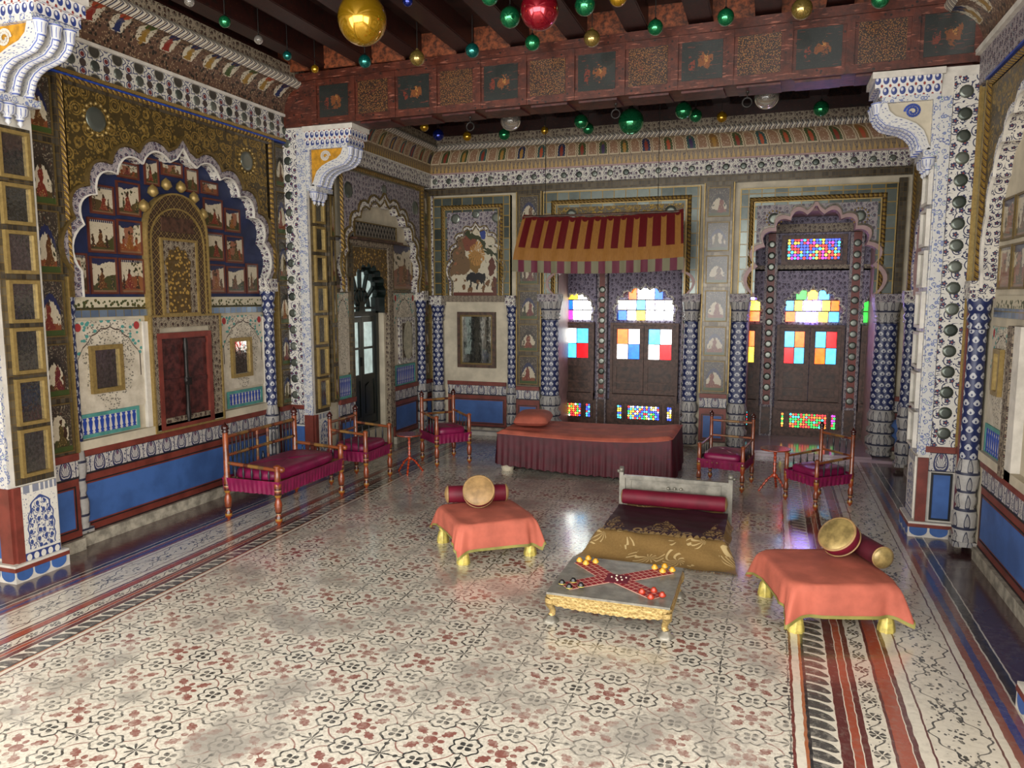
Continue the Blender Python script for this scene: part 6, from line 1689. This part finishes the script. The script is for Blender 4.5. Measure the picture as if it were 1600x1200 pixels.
arm('arm', (-.025, .02), (-.262, -.205), .112, .0030); arm('arm', (.025, -.02), (.262, -.195), .112, .0034)
obj('centre_square', MB(ID).box(-.066, .066, -.066, .066, 0, .0042), 'crimson', gc)
def piece(pts, m, what, grp):
    base = None
    for (x, y), wh in zip(pts, ('leftmost', 'frontmost', 'rearmost', 'rightmost')):
        if base is None:
            base = t = thing('game_piece', '', 'game piece', (x, y, .1735), 0, grp)
            obj('body', MB().lathe((0, 0, 0), (0, 0, .030), [(0, .014), (.15, .019), (.45, .020), (.7, .012), (.8, .012), (.9, .010), (1, 0)], 14), m, t)
            obj('ring', MB().lathe((0, 0, .004), (0, 0, .009), [(0, .0185), (.5, .0205), (1, .0195)], 14), 'gold_leg' if m != 'pr' else 'pr', t)
        else: t = copy_tree(base); t.location = (x, y, .1735)
        t['label'] = what + ', ' + wh + ' of its four'
piece([(-1.055, 4.395), (-1.007, 4.36), (-1.012, 4.445), (-.957, 4.405)], 'py', 'yellow domed piece on the far left arm of the cross', 'yellow game pieces far left')
piece([(-.60, 4.42), (-.547, 4.375), (-.545, 4.455), (-.495, 4.41)], 'py', 'yellow domed piece on the far right arm of the cross', 'yellow game pieces far right')
piece([(-1.062, 4.005), (-1.008, 3.958), (-1.008, 4.052), (-.95, 3.998)], 'pb', 'black domed piece on the near left arm of the cross', 'black game pieces')
piece([(-.612, 4.02), (-.555, 3.96), (-.553, 4.06), (-.50, 4.008)], 'pr', 'red domed piece on the near right arm of the cross', 'red game pieces')
base = None
for k, (x, y) in enumerate([(-.791, 4.224), (-.763, 4.208), (-.787, 4.18), (-.750, 4.168), (-.733, 4.208), (-.775, 4.155), (-.815, 4.195)]):
    if base is None:
        base = obj('cowrie_shell', MB().lathe((-.007, 0, 0), (.007, 0, 0), [(0, .0005), (.2, .004), (.5, .0055), (.8, .0035), (1, .0005)], 8), 'ivory', None, (x, y, .180), .4, label='tiny ivory cowrie shell on the crimson centre of the game cloth', category='shell', group='cowrie shells')
    else: c = base.copy(); COL.objects.link(c); c.location = (x, y, .180); c.rotation_euler = (0, 0, k * 1.3)

# ------------------------------------------------------------------ mirror hanging on the back wall
wm = thing('wall_mirror', 'rectangular mirror in a dark brown wooden frame on the cream niche of the back wall', 'mirror', tuple(BW(-3.60, .014, .87)))
WF = Fr((0, 0, 0), (1, 0, 0), (0, -1, 0))
mb = MB(WF); frame(mb, -.262, .262, 0, .72, .038, 0, .05); obj('outer_frame', mb, 'brown', wm)
mb = MB(WF); frame(mb, -.224, .224, .038, .682, .022, 0, .036); obj('gilt_slip', mb, 'dark_gold', wm)
obj('glass', MB(WF).box(-.205, .205, .004, .012, .058, .662), 'mirror', wm)
# grey slippers-like lamp stand and oddments are not in view

# ------------------------------------------------------------------ glass balls under the ceiling
balls = [
    (-2.709, 4.796, 3.671, 0.1657, 'gold', 'large gold glass ball'),
    (-3.416, 6.077, 3.82, 0.0556, 'teal', 'small green glass ball just below the large gold ball'),
    (-3.95, 4.935, 3.837, 0.0431, 'green', 'small green glass ball, leftmost green one near the left cove'),
    (-3.932, 4.55, 3.847, 0.0358, 'clear', 'small clear glass ball at the top edge left'),
    (-3.983, 5.377, 3.846, 0.0361, 'clear', 'small clear glass ball between two green ones at the left'),
    (-4.003, 5.791, 3.843, 0.0384, 'teal', 'small teal glass ball at the left above the white cornice'),
    (-4.008, 6.216, 3.848, 0.0349, 'gold', 'tiny gold glass ball by the left end of the beam'),
    (-2.486, 5.042, 3.847, 0.0358, 'blue', 'small blue glass ball right of the large gold ball'),
    (-2.927, 6.103, 3.807, 0.0653, 'amber', 'amber glass ball in front of the beam, right of the gold ball'),
    (-2.419, 6.093, 3.816, 0.0583, 'teal', 'teal glass ball hanging alone over the beam'),
    (-1.859, 5.423, 3.795, 0.0739, 'green', 'green glass ball touching the left of the large red ball'),
    (-1.557, 5.158, 3.72, 0.13, 'red', 'large red glass ball'),
    (-1.88, 5.057, 3.813, 0.0606, 'green', 'green glass ball cut by the top edge left of the red ball'),
    (-1.886, 6.057, 3.812, 0.0615, 'green', 'green glass ball just under the large red ball'),
    (-1.297, 5.383, 3.799, 0.0709, 'green', 'green glass ball right of the large red ball'),
    (-1.408, 6.091, 3.807, 0.0653, 'amber', 'amber glass ball in front of the beam right of the red ball'),
    (-1.058, 5.348, 3.813, 0.0608, 'gold', 'gold glass ball cut by the top edge in the middle'),
    (-0.906, 6.036, 3.817, 0.0581, 'green', 'green glass ball over the middle of the beam'),
    (-0.389, 5.977, 3.813, 0.0606, 'green', 'green glass ball over the right half of the beam'),
    (0.129, 5.939, 3.798, 0.0718, 'amber', 'amber glass ball over the right third of the beam'),
    (0.631, 5.956, 3.812, 0.0611, 'green', 'green glass ball, rightmost above the beam'),
    (-3.713, 8.275, 3.645, 0.0666, 'blue', 'small dark blue glass ball in the far left corner'),
    (-3.725, 7.924, 3.668, 0.0499, 'gold', 'small gold glass ball beside the blue one in the far corner'),
    (-3.459, 8.534, 3.664, 0.0528, 'gold', 'small gold glass ball between the blue and green balls behind the beam'),
    (-2.98, 8.489, 3.645, 0.0664, 'green', 'green glass ball just below the clear globe behind the beam'),
    (-2.606, 7.621, 3.593, 0.1054, 'clear', 'clear glass globe behind the left half of the beam'),
    (-2.524, 8.581, 3.676, 0.0439, 'gold', 'tiny gold glass ball near the left canopy cord'),
    (-1.978, 8.094, 3.634, 0.0747, 'green', 'green glass ball left of the large green one'),
    (-2.0, 8.517, 3.648, 0.0642, 'green', 'smaller green glass ball overlapped by its green neighbour'),
    (-1.416, 7.927, 3.559, 0.1302, 'green', 'largest green glass ball behind the beam'),
    (-0.892, 7.913, 3.624, 0.0826, 'green', 'green glass ball, upper of two touching behind the beam'),
    (-0.808, 8.272, 3.646, 0.0661, 'green', 'green glass ball, lower right of two touching behind the beam'),
    (-0.56, 8.494, 3.662, 0.0538, 'gold', 'small gold glass ball right of the touching green pair'),
    (-0.105, 7.46, 3.587, 0.1099, 'clear', 'clear glass globe under the right half of the beam'),
    (0.398, 8.31, 3.633, 0.0758, 'green', 'green glass ball near the right end behind the beam'),
    (0.914, 8.558, 3.649, 0.0637, 'blue', 'blue glass ball half hidden by the right bracket'),
]
protos = {}
for (x, y, z, r, c, lab) in balls:
    t = thing('glass_ball', lab, 'glass ball', (x, y, z), 0, 'mercury glass balls')
    if c not in protos:
        protos[c] = (mesh('globe', MB().ball((0, 0, 0), 1.0, 32, 18, 0), BALL[c]), mesh('cap', MB().lathe((0, 0, .96), (0, 0, 1.22), [(0, .30), (.25, .26), (.3, .16), (.8, .16), (1, .10)], 12), 'gold' if c in ('gold', 'amber') else 'iron'))
    g = obj('globe', protos[c][0], None, t); g.scale = (r, r, r * (1.04 if c == 'gold' else 1))
    k_ = obj('cap', protos[c][1], None, t); k_.scale = (r, r, r)
    obj('cord', MB().lathe((0, 0, r * 1.2), (0, 0, 4.11 - z), [(0, .004), (1, .004)], 6), 'cord', t)
